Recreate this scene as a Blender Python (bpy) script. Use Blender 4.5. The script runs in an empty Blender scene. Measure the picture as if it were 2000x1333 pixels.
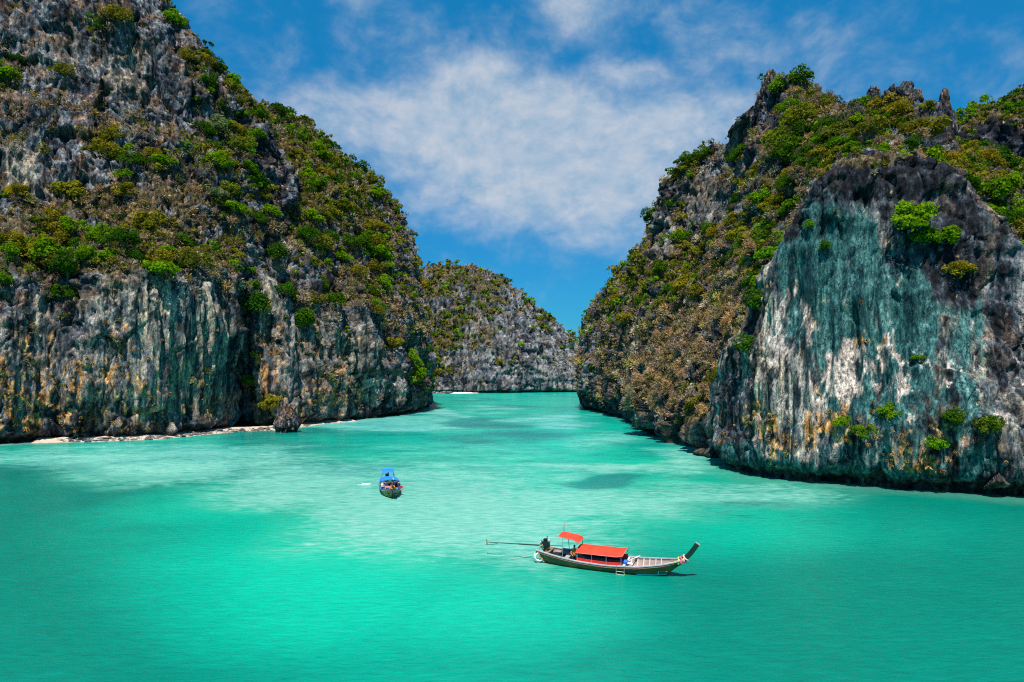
import bpy, bmesh, math, random
import numpy as np
from mathutils import Vector, Matrix

rng = np.random.default_rng(7)
random.seed(7)
sc = bpy.context.scene
COL = sc.collection
R = math.radians

# ------------------------------------------------------------------ camera
CAM_H, FPX, HOR = 14.0, 1333.0, 735.0          # eye height, focal length and horizon row (2000 px wide frame)
cd = bpy.data.cameras.new('camera'); cam = bpy.data.objects.new('camera', cd); COL.objects.link(cam)
cam.location = (0, 0, CAM_H); cam.rotation_euler = (R(90), 0, 0)
cd.sensor_width = 36; cd.lens = FPX / 2000 * 36; cd.shift_y = (HOR - 666.5) / 2000
cd.clip_start = 0.5; cd.clip_end = 9000
sc.camera = cam

# ------------------------------------------------------------------ light
SUN_EL, SUN_AZ = R(62), R(186)                 # azimuth from +Y towards +X
wd = bpy.data.worlds.new('World'); sc.world = wd; wd.use_nodes = True
wt = wd.node_tree; wt.nodes.clear()

class G:
    """tiny node-graph helper"""
    def __init__(s, tree): s.t = tree
    def n(s, typ, **kw):
        nd = s.t.nodes.new(typ)
        for k, v in kw.items():
            if k.startswith('i_'):
                key = k[2:]
                key = int(key) if key.isdigit() else key.replace('_', ' ')
                s.set(nd.inputs[key], v)
            else: setattr(nd, k, v)
        return nd
    def set(s, sock, v):
        if isinstance(v, bpy.types.NodeSocket): s.t.links.new(v, sock)
        elif isinstance(v, bpy.types.Node): s.t.links.new(v.outputs[0], sock)
        else: sock.default_value = v
    def math(s, op, a, b=None, c=None, clamp=False):
        nd = s.n('ShaderNodeMath', operation=op, use_clamp=clamp); s.set(nd.inputs[0], a)
        if b is not None: s.set(nd.inputs[1], b)
        if c is not None: s.set(nd.inputs[2], c)
        return nd.outputs[0]
    def mix(s, f, a, b, blend='MIX'):
        nd = s.n('ShaderNodeMix', data_type='RGBA', blend_type=blend)
        s.set(nd.inputs[0], f); s.set(nd.inputs[6], c4(a)); s.set(nd.inputs[7], c4(b)); return nd.outputs[2]
    def ramp(s, f, stops, interp='LINEAR'):
        nd = s.n('ShaderNodeValToRGB'); s.set(nd.inputs[0], f); cr = nd.color_ramp; cr.interpolation = interp
        while len(cr.elements) < len(stops): cr.elements.new(0.5)
        for e, (p, c) in zip(cr.elements, stops):
            e.position = p; e.color = c4(c) if not isinstance(c, (int, float)) else (c, c, c, 1)
        return nd.outputs[0]
    def sstep(s, f, a, b):
        nd = s.n('ShaderNodeMapRange', interpolation_type='SMOOTHSTEP'); s.set(nd.inputs[0], f)
        nd.inputs[1].default_value = a; nd.inputs[2].default_value = b; return nd.outputs[0]
    def noise(s, vec, scale, detail=4, rough=.55, dist=0.0):
        nd = s.n('ShaderNodeTexNoise'); s.set(nd.inputs['Vector'], vec)
        nd.inputs['Scale'].default_value = scale; nd.inputs['Detail'].default_value = detail
        nd.inputs['Roughness'].default_value = rough; nd.inputs['Distortion'].default_value = dist
        return nd.outputs[0]
    def mapping(s, vec, scale=(1, 1, 1), rot=(0, 0, 0), loc=(0, 0, 0)):
        nd = s.n('ShaderNodeMapping'); s.set(nd.inputs[0], vec)
        nd.inputs['Scale'].default_value = scale; nd.inputs['Rotation'].default_value = rot; nd.inputs['Location'].default_value = loc
        return nd.outputs[0]
def c4(c):
    if isinstance(c, (bpy.types.NodeSocket, bpy.types.Node)): return c
    return tuple(c) if len(c) == 4 else (c[0], c[1], c[2], 1.0)

# ---- sky: Nishita air with a broad bank of fair-weather cloud over the strait, drifting cloud elsewhere
g = G(wt)
sky = g.n('ShaderNodeTexSky', sky_type='NISHITA', sun_disc=False, sun_elevation=SUN_EL, sun_rotation=SUN_AZ,
          altitude=0, air_density=1.0, dust_density=0.3, ozone_density=4.0)
geo = g.n('ShaderNodeTexCoord').outputs['Generated']
skycol = g.mix(1.0, sky.outputs[0], (0.07, 0.76, 0.93), 'MULTIPLY')
sep = g.n('ShaderNodeSeparateXYZ', i_0=geo)
skycol = g.mix(1.0, skycol, g.ramp(sep.outputs[2], [(0, (1.05, .50, .60)), (.18, (1.0, .62, .72)), (.5, (.85, 1.0, 1.04))]), 'MULTIPLY')     # low sky graded darker by elevation
az = g.math('ARCTAN2', sep.outputs[0], sep.outputs[1]); el = g.math('ARCSINE', sep.outputs[2])
cmb = g.n('ShaderNodeCombineXYZ', i_0=az, i_1=el)
warp = g.n('ShaderNodeTexNoise', i_Vector=cmb.outputs[0], i_Scale=5.0, i_Detail=5.0)
wv = g.n('ShaderNodeVectorMath', operation='MULTIPLY_ADD', i_0=warp.outputs[1], i_1=(.09, .06, 0), i_2=cmb.outputs[0]).outputs[0]
def puff(px, py, rx, ry, flat=False):
    """soft cloud body centred on a direction, given as where it stands over the strait"""
    a0 = math.atan((px - 1000) / FPX); e0 = math.atan((HOR - py) / FPX * math.cos(a0))
    v = g.n('ShaderNodeVectorMath', operation='SUBTRACT', i_0=wv, i_1=(a0 + .045, e0 + .03, 0)).outputs[0]
    v = g.n('ShaderNodeVectorMath', operation='MULTIPLY', i_0=v, i_1=(FPX / rx, FPX / ry, 0)).outputs[0]
    l = g.n('ShaderNodeVectorMath', operation='LENGTH', i_0=v).outputs['Value']
    return g.sstep(l, 1.25, 0.15)
mask = None
for spec in [(960, 250, 440, 145), (1060, 330, 430, 170), (760, 225, 330, 95), (930, 160, 150, 65), (1340, 240, 280, 85),
             (1215, 140, 150, 50), (1130, 10, 150, 80), (620, 130, 130, 45), (1420, 70, 300, 85), (720, 0, 140, 28), (900, 60, 420, 80), (1750, 90, 110, 45), (1180, 430, 300, 90)]:
    p = puff(*spec); w = {1130: .52, 620: .30, 1420: .30, 720: .3, 900: .26, 1215: .62, 1750: .16, 760: .74, 1180: .6, 930: .8, 1340: .85}.get(spec[0], 1.0)
    p = g.math('MULTIPLY', p, w)
    mask = p if mask is None else g.math('SMOOTH_MAX', mask, p, .35)
# clouds elsewhere in the sky, the same kind of cover
drift = g.sstep(g.noise(g.mapping(geo, (1.6, 1.6, 3.2)), 1.7, 3, .5), .55, .75)
away = g.sstep(g.math('ABSOLUTE', az), .75, 1.1)
mask = g.math('MAXIMUM', mask, g.math('MULTIPLY', g.math('MULTIPLY', drift, away), .8))
det = g.noise(g.mapping(wv, (1, 1.5, 1)), 7.0, 6, .6)
fine = g.noise(g.mapping(wv, (1, 1.4, 1)), 20.0, 4, .62)
dens = g.math('ADD', mask, g.math('MULTIPLY', g.math('SUBTRACT', det, .5), 1.15))
dens = g.math('ADD', dens, g.math('MULTIPLY', g.math('SUBTRACT', fine, .5), .42))
dens = g.math('MULTIPLY', g.sstep(dens, .10, .95), .86)
ccol = g.ramp(fine, [(.3, (2.0, 3.0, 4.0)), (.68, (3.9, 4.1, 4.5))])
bgc = g.mix(dens, skycol, ccol)
bg = g.n('ShaderNodeBackground', i_Color=bgc, i_Strength=0.125)
wo = g.n('ShaderNodeOutputWorld', i_Surface=bg.outputs[0])

sl = bpy.data.lights.new('sun', 'SUN'); sun = bpy.data.objects.new('sun', sl); COL.objects.link(sun)
sl.energy = 5.0; sl.angle = R(0.53); sl.color = (1.0, 0.95, 0.86)
sd = Vector((math.sin(SUN_AZ) * math.cos(SUN_EL), math.cos(SUN_AZ) * math.cos(SUN_EL), math.sin(SUN_EL)))
sun.rotation_euler = (-sd).to_track_quat('-Z', 'Y').to_euler()

sc.view_settings.view_transform = 'Standard'; sc.view_settings.look = 'None'
sc.view_settings.gamma = 1.0; sc.view_settings.exposure = 0.36; sc.view_settings.use_curve_mapping = False
sc.render.engine = 'CYCLES'
sc.cycles.use_denoising = False; sc.cycles.filter_width = 1.15
sc.cycles.max_bounces = 5; sc.cycles.diffuse_bounces = 3; sc.cycles.glossy_bounces = 2
sc.cycles.transmission_bounces = 2; sc.cycles.transparent_max_bounces = 4

# ------------------------------------------------------------------ helpers
TAB = rng.random((64, 64, 64)).astype(np.float32) * 2 - 1
def vnoise(p, seed=0):
    p = np.asarray(p, np.float32) + np.float32(seed * 17.31 + 500.0)
    i = np.floor(p).astype(np.int32); f = p - i; f = f * f * f * (f * (f * 6 - 15) + 10)
    a = i & 63; b = (i + 1) & 63
    x0, y0, z0 = a.T; x1, y1, z1 = b.T; fx, fy, fz = f.T
    c00 = TAB[x0, y0, z0] * (1 - fx) + TAB[x1, y0, z0] * fx; c10 = TAB[x0, y1, z0] * (1 - fx) + TAB[x1, y1, z0] * fx
    c01 = TAB[x0, y0, z1] * (1 - fx) + TAB[x1, y0, z1] * fx; c11 = TAB[x0, y1, z1] * (1 - fx) + TAB[x1, y1, z1] * fx
    c0 = c00 * (1 - fy) + c10 * fy; c1 = c01 * (1 - fy) + c11 * fy
    return c0 * (1 - fz) + c1 * fz
def fbm(p, octv=4, seed=0, gain=.5):
    p = np.asarray(p, np.float32); s = 0; a = 1.0; t = 0
    for o in range(octv):
        s = s + a * vnoise(p, seed + o * 3.7); t += a; a *= gain; p = p * 2.03
    return s / t
def ridged(p, octv=3, seed=0):
    s = 0; a = 1.0; t = 0
    for o in range(octv):
        s = s + a * (1 - np.abs(vnoise(p, seed + o * 5.1)) * 2.2); t += a; a *= .5; p = p * 2.1
    return s / t
def hash3(i, k):
    h = (i[:, 0] * 374761393 + i[:, 1] * 668265263 + i[:, 2] * 2147483647 + k * 1274126177) & 0x7fffffff
    h = ((h ^ (h >> 13)) * 1274126177) & 0x7fffffff
    return ((h ^ (h >> 16)) & 0xffff).astype(np.float32) / 65535.0
def worley(p, seed=0, vec=False):
    """F1, F2 and the random number of the nearest cell"""
    p = np.asarray(p, np.float32); i = np.floor(p - .5).astype(np.int64); n = len(p)
    f1 = np.full(n, 9., np.float32); f2 = f1.copy(); cid = np.zeros(n, np.float32); ev = np.zeros((n, 3))
    for dx in (0, 1):
        for dy in (0, 1):
            for dz in (0, 1):
                c = i + np.array([dx, dy, dz]); h = hash3(c, seed + 1); k = (h * 65535).astype(np.int64)
                jx = ((k * 7919) & 1023) / 1023.; jy = ((k * 104729 >> 3) & 1023) / 1023.; jz = ((k * 1299709 >> 5) & 1023) / 1023.
                e = c - p; e[:, 0] += .12 + .76 * jx; e[:, 1] += .12 + .76 * jy; e[:, 2] += .12 + .76 * jz
                d = np.sqrt((e * e).sum(1)).astype(np.float32); near = d < f1
                f2 = np.where(near, f1, np.minimum(f2, d)); cid = np.where(near, h, cid); f1 = np.where(near, d, f1); ev = np.where(near[:, None], e, ev)
    return (f1, f2, cid, ev.astype(np.float32)) if vec else (f1, f2, cid)
def facets(p, seed, A_, B_, crack, cw):
    """broken rock: cells standing proud by different amounts, each a tilted plane, with open joints"""
    f1, f2, cid, e = worley(p, seed, True); ph = cid * 997.0
    return A_ * (cid - .5) + B_ * ((e[:, 0] + e[:, 1]) * np.cos(ph) + e[:, 2] * np.sin(ph)) - crack * smooth(f2 - f1, cw, 0)
def smooth(x, a, b):
    t = np.clip((x - a) / (b - a), 0, 1); return t * t * (3 - 2 * t)

def mesh_np(name, V, F, mat=None, smooth_shade=False, attrs=None, mats=None, fmat=None):
    """numpy verts (n,3) and faces (m,3|4) -> mesh datablock"""
    V = np.ascontiguousarray(V, np.float32); F = np.ascontiguousarray(F, np.int32)
    me = bpy.data.meshes.new(name); k = F.shape[1]
    me.vertices.add(len(V)); me.vertices.foreach_set('co', V.ravel())
    me.loops.add(F.size); me.loops.foreach_set('vertex_index', F.ravel())
    me.polygons.add(len(F)); me.polygons.foreach_set('loop_start', np.arange(0, F.size, k, dtype=np.int32))
    me.polygons.foreach_set('loop_total', np.full(len(F), k, np.int32))
    for m in (mats or ([mat] if mat else [])): me.materials.append(m)
    if fmat is not None: me.polygons.foreach_set('material_index', np.asarray(fmat, np.int32))
    me.update(calc_edges=True)
    me.polygons.foreach_set('use_smooth', np.full(len(F), smooth_shade, bool))
    for an, av in (attrs or {}).items():
        a = me.attributes.new(an, 'FLOAT_COLOR', 'POINT')
        a.data.foreach_set('color', np.ascontiguousarray(av, np.float32).ravel())
    return me
def link(name, me, parent=None, loc=None, rot=None, scale=None, **props):
    o = bpy.data.objects.new(name, me); COL.objects.link(o)
    if parent: o.parent = parent
    if loc is not None: o.location = loc
    if rot is not None: o.rotation_euler = rot
    if scale is not None: o.scale = scale
    for k, v in props.items(): o[k] = v
    return o

def W(px, py):
    d = CAM_H * FPX / (py - HOR); return np.array([(px - 1000) / FPX * d, d, 0.0])
DS = 0.77
def P(px, py, d):
    d = d * DS; return np.array([(px - 1000) / FPX * d, d, CAM_H + (HOR - py) / FPX * d])
def proj(V):
    y = np.maximum(V[:, 1], 1.0)
    return np.stack([1000 + FPX * V[:, 0] / y, HOR - FPX * (V[:, 2] - CAM_H) / y], 1)

def mat_new(name):
    m = bpy.data.materials.new(name); m.use_nodes = True; m.node_tree.nodes.clear()
    return m, G(m.node_tree)
def simple_mat(name, col, rough=.6, var=.25, scale=6.0, metal=0.0, col2=None, bump=.0, spec=.4):
    m, g = mat_new(name)
    tc = g.n('ShaderNodeTexCoord').outputs['Object']
    nz = g.noise(tc, scale, 6, .6)
    c2 = col2 or tuple(x * (1 - var) for x in col[:3])
    cc = g.mix(g.sstep(nz, .32, .68), c2, col)
    b = g.n('ShaderNodeBsdfPrincipled', i_Base_Color=cc, i_Roughness=rough, i_Metallic=metal)
    b.inputs['Specular IOR Level'].default_value = spec
    if bump:
        bp = g.n('ShaderNodeBump', i_Strength=bump, i_Distance=.05, i_Height=g.noise(tc, scale * 4, 4)); g.set(b.inputs['Normal'], bp.outputs[0])
    g.n('ShaderNodeOutputMaterial', i_Surface=b.outputs[0])
    return m

# ------------------------------------------------------------------ lofted cliffs
def herm(t, Y, tn):
    """Catmull-Rom style interpolation of Y (n,...) at knots t"""
    t = np.asarray(t, float); n = len(t)
    d = np.zeros_like(Y)
    sl_ = (Y[1:] - Y[:-1]) / (t[1:] - t[:-1]).reshape(-1, *([1] * (Y.ndim - 1)))
    d[0] = sl_[0]; d[-1] = sl_[-1]
    w = (t[1:-1] - t[:-2]) / (t[2:] - t[:-2]); w = w.reshape(-1, *([1] * (Y.ndim - 1)))
    d[1:-1] = (sl_[:-1] * (1 - w) + sl_[1:] * w) * .8
    k = np.clip(np.searchsorted(t, tn, side='right') - 1, 0, n - 2)
    h = (t[k + 1] - t[k]); s = (tn - t[k]) / h
    sh = (-1,) + (1,) * (Y.ndim - 1); s = s.reshape(sh); h = h.reshape(sh)
    return ((2 * s**3 - 3 * s**2 + 1) * Y[k] + (s**3 - 2 * s**2 + s) * h * d[k] + (-2 * s**3 + 3 * s**2) * Y[k + 1] + (s**3 - s**2) * h * d[k + 1])

class Sheet: pass
def loft(cols, step, back=((0, 10, -2.5), (0, 34, -26), (0, 60, None)), slab=False):
    """cols: list of columns, each a list of 3-D points from the waterline to the crest -> dense grid"""
    C = []
    for c in cols:
        pts = [np.array([c[0][0], c[0][1] + .5, -4.0])] + [np.array(p, float) for p in c]
        if slab:                                       # sheer to just under the edge
            a_, b_ = pts[-2], pts[-1]; pts.insert(-1, np.array([a_[0] + .9 * (b_[0] - a_[0]), a_[1] + .3 * (b_[1] - a_[1]), a_[2] + .9 * (b_[2] - a_[2])]))
        top = pts[-1]
        for b in back: pts.append(np.array([top[0] + b[0], top[1] + b[1], top[2] + b[2] if b[2] is not None else -4.0]))
        C.append(pts)
    C = np.array(C)                                   # (n cols, k rows, 3)
    nb = len(back)
    segu = np.linalg.norm(np.diff(C[:, 1:-nb], axis=0), axis=2).mean(1); tu = np.concatenate([[0], np.cumsum(segu)])
    segv = np.linalg.norm(np.diff(C, axis=1), axis=2).mean(0); tv = np.concatenate([[0], np.cumsum(segv)])
    nu = int(tu[-1] / step) + 1
    un = np.linspace(0, tu[-1], nu)
    vn = []
    for k in range(len(segv)):
        st = step if k < len(segv) - nb else step * (2 if k == len(segv) - nb else 7)
        m = max(2, int(segv[k] / st)); vn += list(np.linspace(tv[k], tv[k + 1], m, endpoint=False))
    vn = np.array(vn + [tv[-1]])
    A = herm(tu, C, un)                               # (nu, k, 3)
    B = herm(tv, np.transpose(A, (1, 0, 2)), vn)      # (nv, nu, 3)
    s = Sheet(); s.grid = B; s.nv, s.nu = B.shape[:2]; s.vfront = tv[len(segv) - nb] / tv[-1]; s.vn = vn / tv[-1]
    return s
def grid_normals(B):
    du = np.gradient(B, axis=1); dv = np.gradient(B, axis=0)
    n = np.cross(du, dv); n /= np.linalg.norm(n, axis=2, keepdims=True) + 1e-9
    return n
def grid_faces(nv, nu):
    i = np.arange(nv * nu).reshape(nv, nu)
    return np.stack([i[:-1, :-1], i[:-1, 1:], i[1:, 1:], i[1:, :-1]], -1).reshape(-1, 4)

def paint(pp, p3, spots, jit=26.0, seed=0, ns=9.0):
    """soft patches on a cliff; spots are (px, py, rx, ry, value); edges broken up by noise in the rock"""
    w = np.stack([fbm(p3 / ns, 3, seed + 40), fbm(p3 / ns, 3, seed + 60)], 1) * jit * 2
    q = pp + w; out = np.zeros(len(pp), np.float32)
    for (x, y, rx, ry, v) in spots:
        d = np.sqrt(((q[:, 0] - x) / rx)**2 + ((q[:, 1] - y) / ry)**2)
        out = np.maximum(out, v * smooth(d, 1.25, .55))
    return out

# ------------------------------------------------------------------ rock material
def rock_material(name):
    """limestone: mapped stains and bare stone carried by the mesh, grain, flecks and wet tide band by nodes"""
    m, g = mat_new(name)
    tc = g.n('ShaderNodeTexCoord').outputs['Object']
    c = g.n('ShaderNodeAttribute', attribute_name='stone').outputs['Color']
    fine = g.noise(g.mapping(tc, (1, 1, .55)), 2.6, 4, .85)
    st = g.noise(g.mapping(tc, (4.0, 4.0, .28)), 1.0, 3, .7)
    ck = g.noise(g.mapping(tc, (1, 1, .33), (.12, .08, 0)), .95, 3, .6, .6)                # open joints, their shade put into the colour as dark lines
    crack = g.sstep(g.math('ABSOLUTE', g.math('SUBTRACT', ck, .5)), .004, .022)
    v = g.math('ADD', g.math('MULTIPLY', fine, .62), g.math('MULTIPLY', st, .38))
    c = g.mix(1.0, c, g.ramp(v, [(.37, (.22, .22, .25)), (.46, (.68, .68, .70)), (.54, (1.2, 1.2, 1.2)), (.64, (2.3, 2.2, 2.1))]), 'MULTIPLY')
    c = g.mix(1.0, c, g.ramp(crack, [(0, (.30, .30, .33)), (1, (1, 1, 1))]), 'MULTIPLY')
    b = g.n('ShaderNodeBsdfPrincipled', i_Base_Color=c, i_Roughness=.92); b.inputs['Specular IOR Level'].default_value = .12
    bp = g.n('ShaderNodeBump', i_Strength=.7, i_Distance=.35, i_Height=g.noise(g.mapping(tc, (1, 1, .45)), 2.6, 3, .75)); g.set(b.inputs['Normal'], bp.outputs[0])
    g.n('ShaderNodeOutputMaterial', i_Surface=b.outputs[0])
    return m
M_ROCK = rock_material('limestone'); M_ROCK_R = rock_material('limestone_streaked')

def nramp(v, stops):
    xs = [p for p, _ in stops]; return np.stack([np.interp(v, xs, [c[k] for _, c in stops]) for k in range(3)], 1)
def nmix(f, a, b): f = np.clip(f, 0, 1)[:, None]; return a * (1 - f) + b * f
def NZ(p, o=3, seed=0, gain=.55): return .5 + .5 * fbm(p, o, seed, gain)
def stone_colour(V, stain, pale, dark, orange, soil, wall, seed=0, tealness=1.0, sc_=1.0, tide=True, lift=0.0, iron_w=.75):
    x, y, z = V.T; S3 = lambda a, b: np.stack([x / a, y / a, z / b], 1)
    big = NZ(V / 9, 3, seed + 1); med = NZ(S3(1.7 * sc_, 4.2 * sc_), 4, seed + 2, .62); fine = NZ(S3(.5 * sc_, 1.0 * sc_), 2, seed + 3)
    st = NZ(S3(1.5, 26), 4, seed + 4, .6); st2 = NZ(S3(.5, 11), 3, seed + 5, .6); vein = NZ(S3(1.2, 2.6), 3, seed + 6); st3 = NZ(S3(.2, 5.5), 2, seed + 8)
    v = .5 + (med - .5) * .7 + (fine - .5) * .55 + (big - .5) * .6 + (st - .5) * 1.0 + (st2 - .5) * .3 + lift
    c = nramp(v, [(.25, (.007, .008, .011)), (.44, (.026, .031, .041)), (.57, (.066, .076, .096)), (.72, (.135, .145, .165)), (.92, (.30, .295, .29))])
    iron = smooth(NZ(V / 4.2, 4, seed + 7, .62), .50, .62)
    c = nmix(iron * iron_w, c, nramp(fine * .6 + med * .4, [(.3, (.03, .02, .016)), (.52, (.13, .08, .052)), (.66, (.34, .19, .10)), (.8, (.52, .33, .2))]))
    wc = nramp(st + (st2 - .5) * .6 + (st3 - .5) * .35, [(.25, (.007, .018, .021)), (.40, (.030, .062, .066)), (.48, (.10, .135, .13)), (.57, (.26, .23, .18)), (.72, (.52, .41, .28))])
    c = nmix(wall * smooth(st2 + (med - .5), .2, .5) * .95, c, wc)
    tcx = nramp(st2 * .45 + st * .35 + st3 * .2 + (fine - .5) * .2 + .03, [(.26, (.003, .014, .018)), (.42, (.010, .044, .050)), (.54, (.030, .105, .102)), (.66, (.075, .19, .178)), (.8, (.20, .33, .30))])
    c = nmix(smooth(stain * 1.25 + (st - .5) * 1.3 + (st2 - .5) * .5, .30, .62) * tealness, c, tcx)
    pc = nramp(fine * .5 + med * .5, [(.28, (.07, .065, .07)), (.42, (.26, .22, .20)), (.58, (.52, .43, .36)), (.75, (.68, .58, .50))])
    c = nmix(smooth(pale + (vein - .5) * 1.1 + (st2 - .5) * .9 + (med - .5) * .6, .46, .60), c, pc)
    dc = nramp(fine * .5 + med * .5, [(.3, (.003, .004, .006)), (.5, (.012, .014, .019)), (.62, (.040, .046, .058)), (.78, (.15, .16, .18))])
    c = nmix(smooth(dark + (med - .5) * 1.0 + (st - .5) * .8, .38, .7), c, dc)
    oc = nramp(fine, [(.3, (.12, .045, .012)), (.55, (.42, .19, .05)), (.75, (.66, .38, .14))])
    c = nmix(smooth(orange + (vein - .5) * 1.6 + (fine - .5) * 1.0, .62, .80) * .9, c, oc)
    so = nramp(fine * .6 + med * .4, [(.3, (.018, .016, .008)), (.5, (.07, .056, .026)), (.62, (.16, .11, .06)), (.78, (.30, .21, .13))])
    c = nmix(smooth(soil + (med - .5) * .9, .35, .62), c, so)
    if tide:
        td = smooth(z + med * 1.6, 2.6, 1.5)
        c = nmix(td * .8, c, nramp(fine, [(.3, (.008, .011, .010)), (.6, (.05, .055, .045)), (.8, (.13, .13, .10))]))
    return np.concatenate([c, np.ones((len(c), 1))], 1)

SHEETS = []
def carve(name, s, label, mat, wall=(), veg=(), dry=(), orange=(), stain=(), pale=(), dark=(), bare=(), vegless=(), notch=2.0, amp=1.0, seed=0,
          veg_bg=.12, dry_bg=.2, orange_bg=0., dark_bg=0., wall_bg=0., rough=1.0, bulge=1.0, grain=1.0, lift=0.0, cull=None, iron_w=.75):
    B = s.grid; N = grid_normals(B); V = B.reshape(-1, 3).copy(); n = N.reshape(-1, 3).copy()
    pp = proj(V)
    wl = paint(pp, V, wall, seed=seed) if wall else np.zeros(len(V), np.float32)
    wl = np.maximum(wl, wall_bg); rg = (1 - .88 * wl) * rough
    x, y, z = V.T; S3 = lambda a, b: np.stack([x / a, y / a, z / b], 1)
    wz = np.stack([fbm(V / 6, 2, 5), fbm(V / 6, 2, 6), fbm(V / 6, 2, 7)], 1)
    d = bulge * 2.2 * fbm(V / 19, 2, seed + 1) + bulge * 1.5 * ridged(S3(9, 50), 2, seed + 2)
    d += rg * 1.7 * fbm(S3(24, 3.8), 3, seed + 3)                                 # ledges
    d += (.3 + .7 * rg) * facets(S3(7.5, 19) + .25 * wz, seed, 2.4, 2.2, 1.0, .10) * bulge
    d += rg * facets(S3(2.9, 8.5) + .30 * wz, seed + 9, .85, 1.0, .65, .12)
    d += (.1 + .9 * rg) * facets(S3(1.05, 2.7) + .35 * wz, seed + 19, .30, .42, .22, .18)
    d += (.15 + .85 * rg) * .28 * fbm(S3(1.1, 2.4), 2, seed + 4)
    fl = (1 - 2.1 * np.abs(vnoise(S3(.95, 17), seed + 11))) * .60 + (1 - 2.1 * np.abs(vnoise(S3(2.6, 30), seed + 12))) * 1.35 + .24 * vnoise(S3(.4, 8), seed + 14)
    d += (.32 + .68 * wl) * fl
    d *= amp
    nn = n.copy(); nn[:, 2] *= .55
    V += nn * d[:, None]
    if notch:                                                                      # sea notch at the tide line
        h = 1.0 + .5 * fbm(V / 6, 2, seed + 20); bell = np.exp(-((z - .5 * h) / (1.0 * h))**2)
        hn = n.copy(); hn[:, 2] = 0; hn /= np.linalg.norm(hn, axis=1, keepdims=True) + 1e-6
        V -= hn * (bell * notch * (.7 + .6 * fbm(V / 8, 2, seed + 21)))[:, None]
        V -= hn * (smooth(z, 1.0, -1.5) * notch * .3)[:, None]
    Bn = V.reshape(B.shape); N2 = grid_normals(Bn).reshape(-1, 3)
    pp = proj(V)
    # gentler normal: averaged over a few metres, for where plants can hold
    k = 4; Ns = N2.reshape(B.shape).copy()
    for ax in (0, 1):
        acc = np.zeros_like(Ns)
        for o in range(-k, k + 1): acc += np.roll(Ns, o, axis=ax)
        Ns = acc / (2 * k + 1)
    nz = Ns[..., 2].ravel()
    slope = smooth(nz, .12, .5)
    front = np.repeat(s.vn, s.nu) <= s.vfront * 1.02 + .02
    vg = np.maximum(paint(pp, V, veg, seed=seed + 5) if veg else 0, veg_bg) * np.ones(len(V)); dr = np.maximum(paint(pp, V, dry, seed=seed + 6) if dry else 0, dry_bg) * np.ones(len(V))
    org = np.maximum(paint(pp, V, orange, seed=seed + 7) if orange else 0, orange_bg) * np.ones(len(V))
    stn = paint(pp, V, stain, seed=seed + 8, jit=14) if stain else np.zeros(len(V)); pl = paint(pp, V, pale, seed=seed + 9, jit=12) if pale else np.zeros(len(V))
    dk = np.maximum(paint(pp, V, dark, seed=seed + 10) if dark else 0, dark_bg) * np.ones(len(V))
    if vegless: vg = vg * (1 - paint(pp, V, vegless, seed=seed + 13))
    if bare: bb_ = 1 - paint(pp, V, bare, seed=seed + 12); vg = vg * bb_; dr = dr * bb_
    patch = fbm(V / 8 / max(1, grain * .8), 3, seed + 30); patch2 = fbm(V / 8 / max(1, grain * .8), 3, seed + 33)
    soil = np.clip(np.maximum(vg, dr) * (.35 + .9 * slope) + patch * .5 - .1, 0, 1) * (1 - .8 * wl) * smooth(V[:, 2], 2, 5)
    stone = stone_colour(V, stn, pl, dk, org, soil, wl, seed * 31, sc_=grain, lift=lift, iron_w=iron_w)
    F = grid_faces(s.nv, s.nu)
    if cull is not None:                       # buried behind the near wall: leave it out
        hid = (pp[:, 0] > cull[0]) & (pp[:, 1] > cull[1] + np.clip((1640 - pp[:, 0]) * 1.6, 0, 300) + np.clip((pp[:, 0] - 1850) * 1.9, 0, 400)) & (V[:, 1] < 130); F = F[~hid[F].all(1)]
        front = front & ~hid
    me = mesh_np(name, V, F, mat, True, {'stone': stone})
    o = link(name, me, kind='structure', label=label)
    du = np.linalg.norm(np.gradient(Bn, axis=1), axis=2); dv = np.linalg.norm(np.gradient(Bn, axis=0), axis=2)
    s.V = V; s.N = Ns.reshape(-1, 3) / (np.linalg.norm(Ns.reshape(-1, 3), axis=1, keepdims=True) + 1e-9); s.area = (du * dv).ravel(); s.pp = pp
    s.slope = slope; s.veg = vg * np.ones(len(V)); s.dry = dr * np.ones(len(V)); s.org = org * np.ones(len(V)); s.wl = wl; s.front = front; s.name = name; s.patch = patch; s.patch2 = patch2
    SHEETS.append(s)
    return o

def col(base, *rest):
    b = W(*base) if len(base) == 2 else np.array([*P(*base)[:2], 0.])
    return [b] + [P(*r) for r in rest]

# ---- left cliff: great face, fluted wall below, wooded ledge above it
A = loft([
    col((-220, 880), (-220, 560, 180), (-210, 430, 198), (-200, 80, 226), (-170, -380, 266)),
    col((0, 869), (0, 560, 187), (0, 430, 206), (0, 120, 232), (0, -260, 272)),
    col((110, 864), (110, 575, 196), (105, 440, 214), (105, 150, 238), (105, -190, 275)),
    col((210, 860), (205, 550, 197), (205, 440, 219), (205, 200, 244), (205, -115, 277)),
    col((310, 855), (310, 545, 206), (315, 450, 226), (315, 250, 250), (310, -5, 280)),
    col((395, 846), (400, 545, 221), (410, 460, 238), (410, 300, 256), (405, 112, 286)),
    col((440, 841), (452, 545, 233), (472, 465, 250), (482, 330, 266), (492, 200, 292)),
    col((456, 839, 240), (470, 580, 246), (525, 450, 266), (556, 375, 280), (556, 318, 296)),
    col((440, 836, 290), (452, 580, 296), (505, 450, 310), (535, 385, 320), (535, 330, 335)),
], .345)
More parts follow.
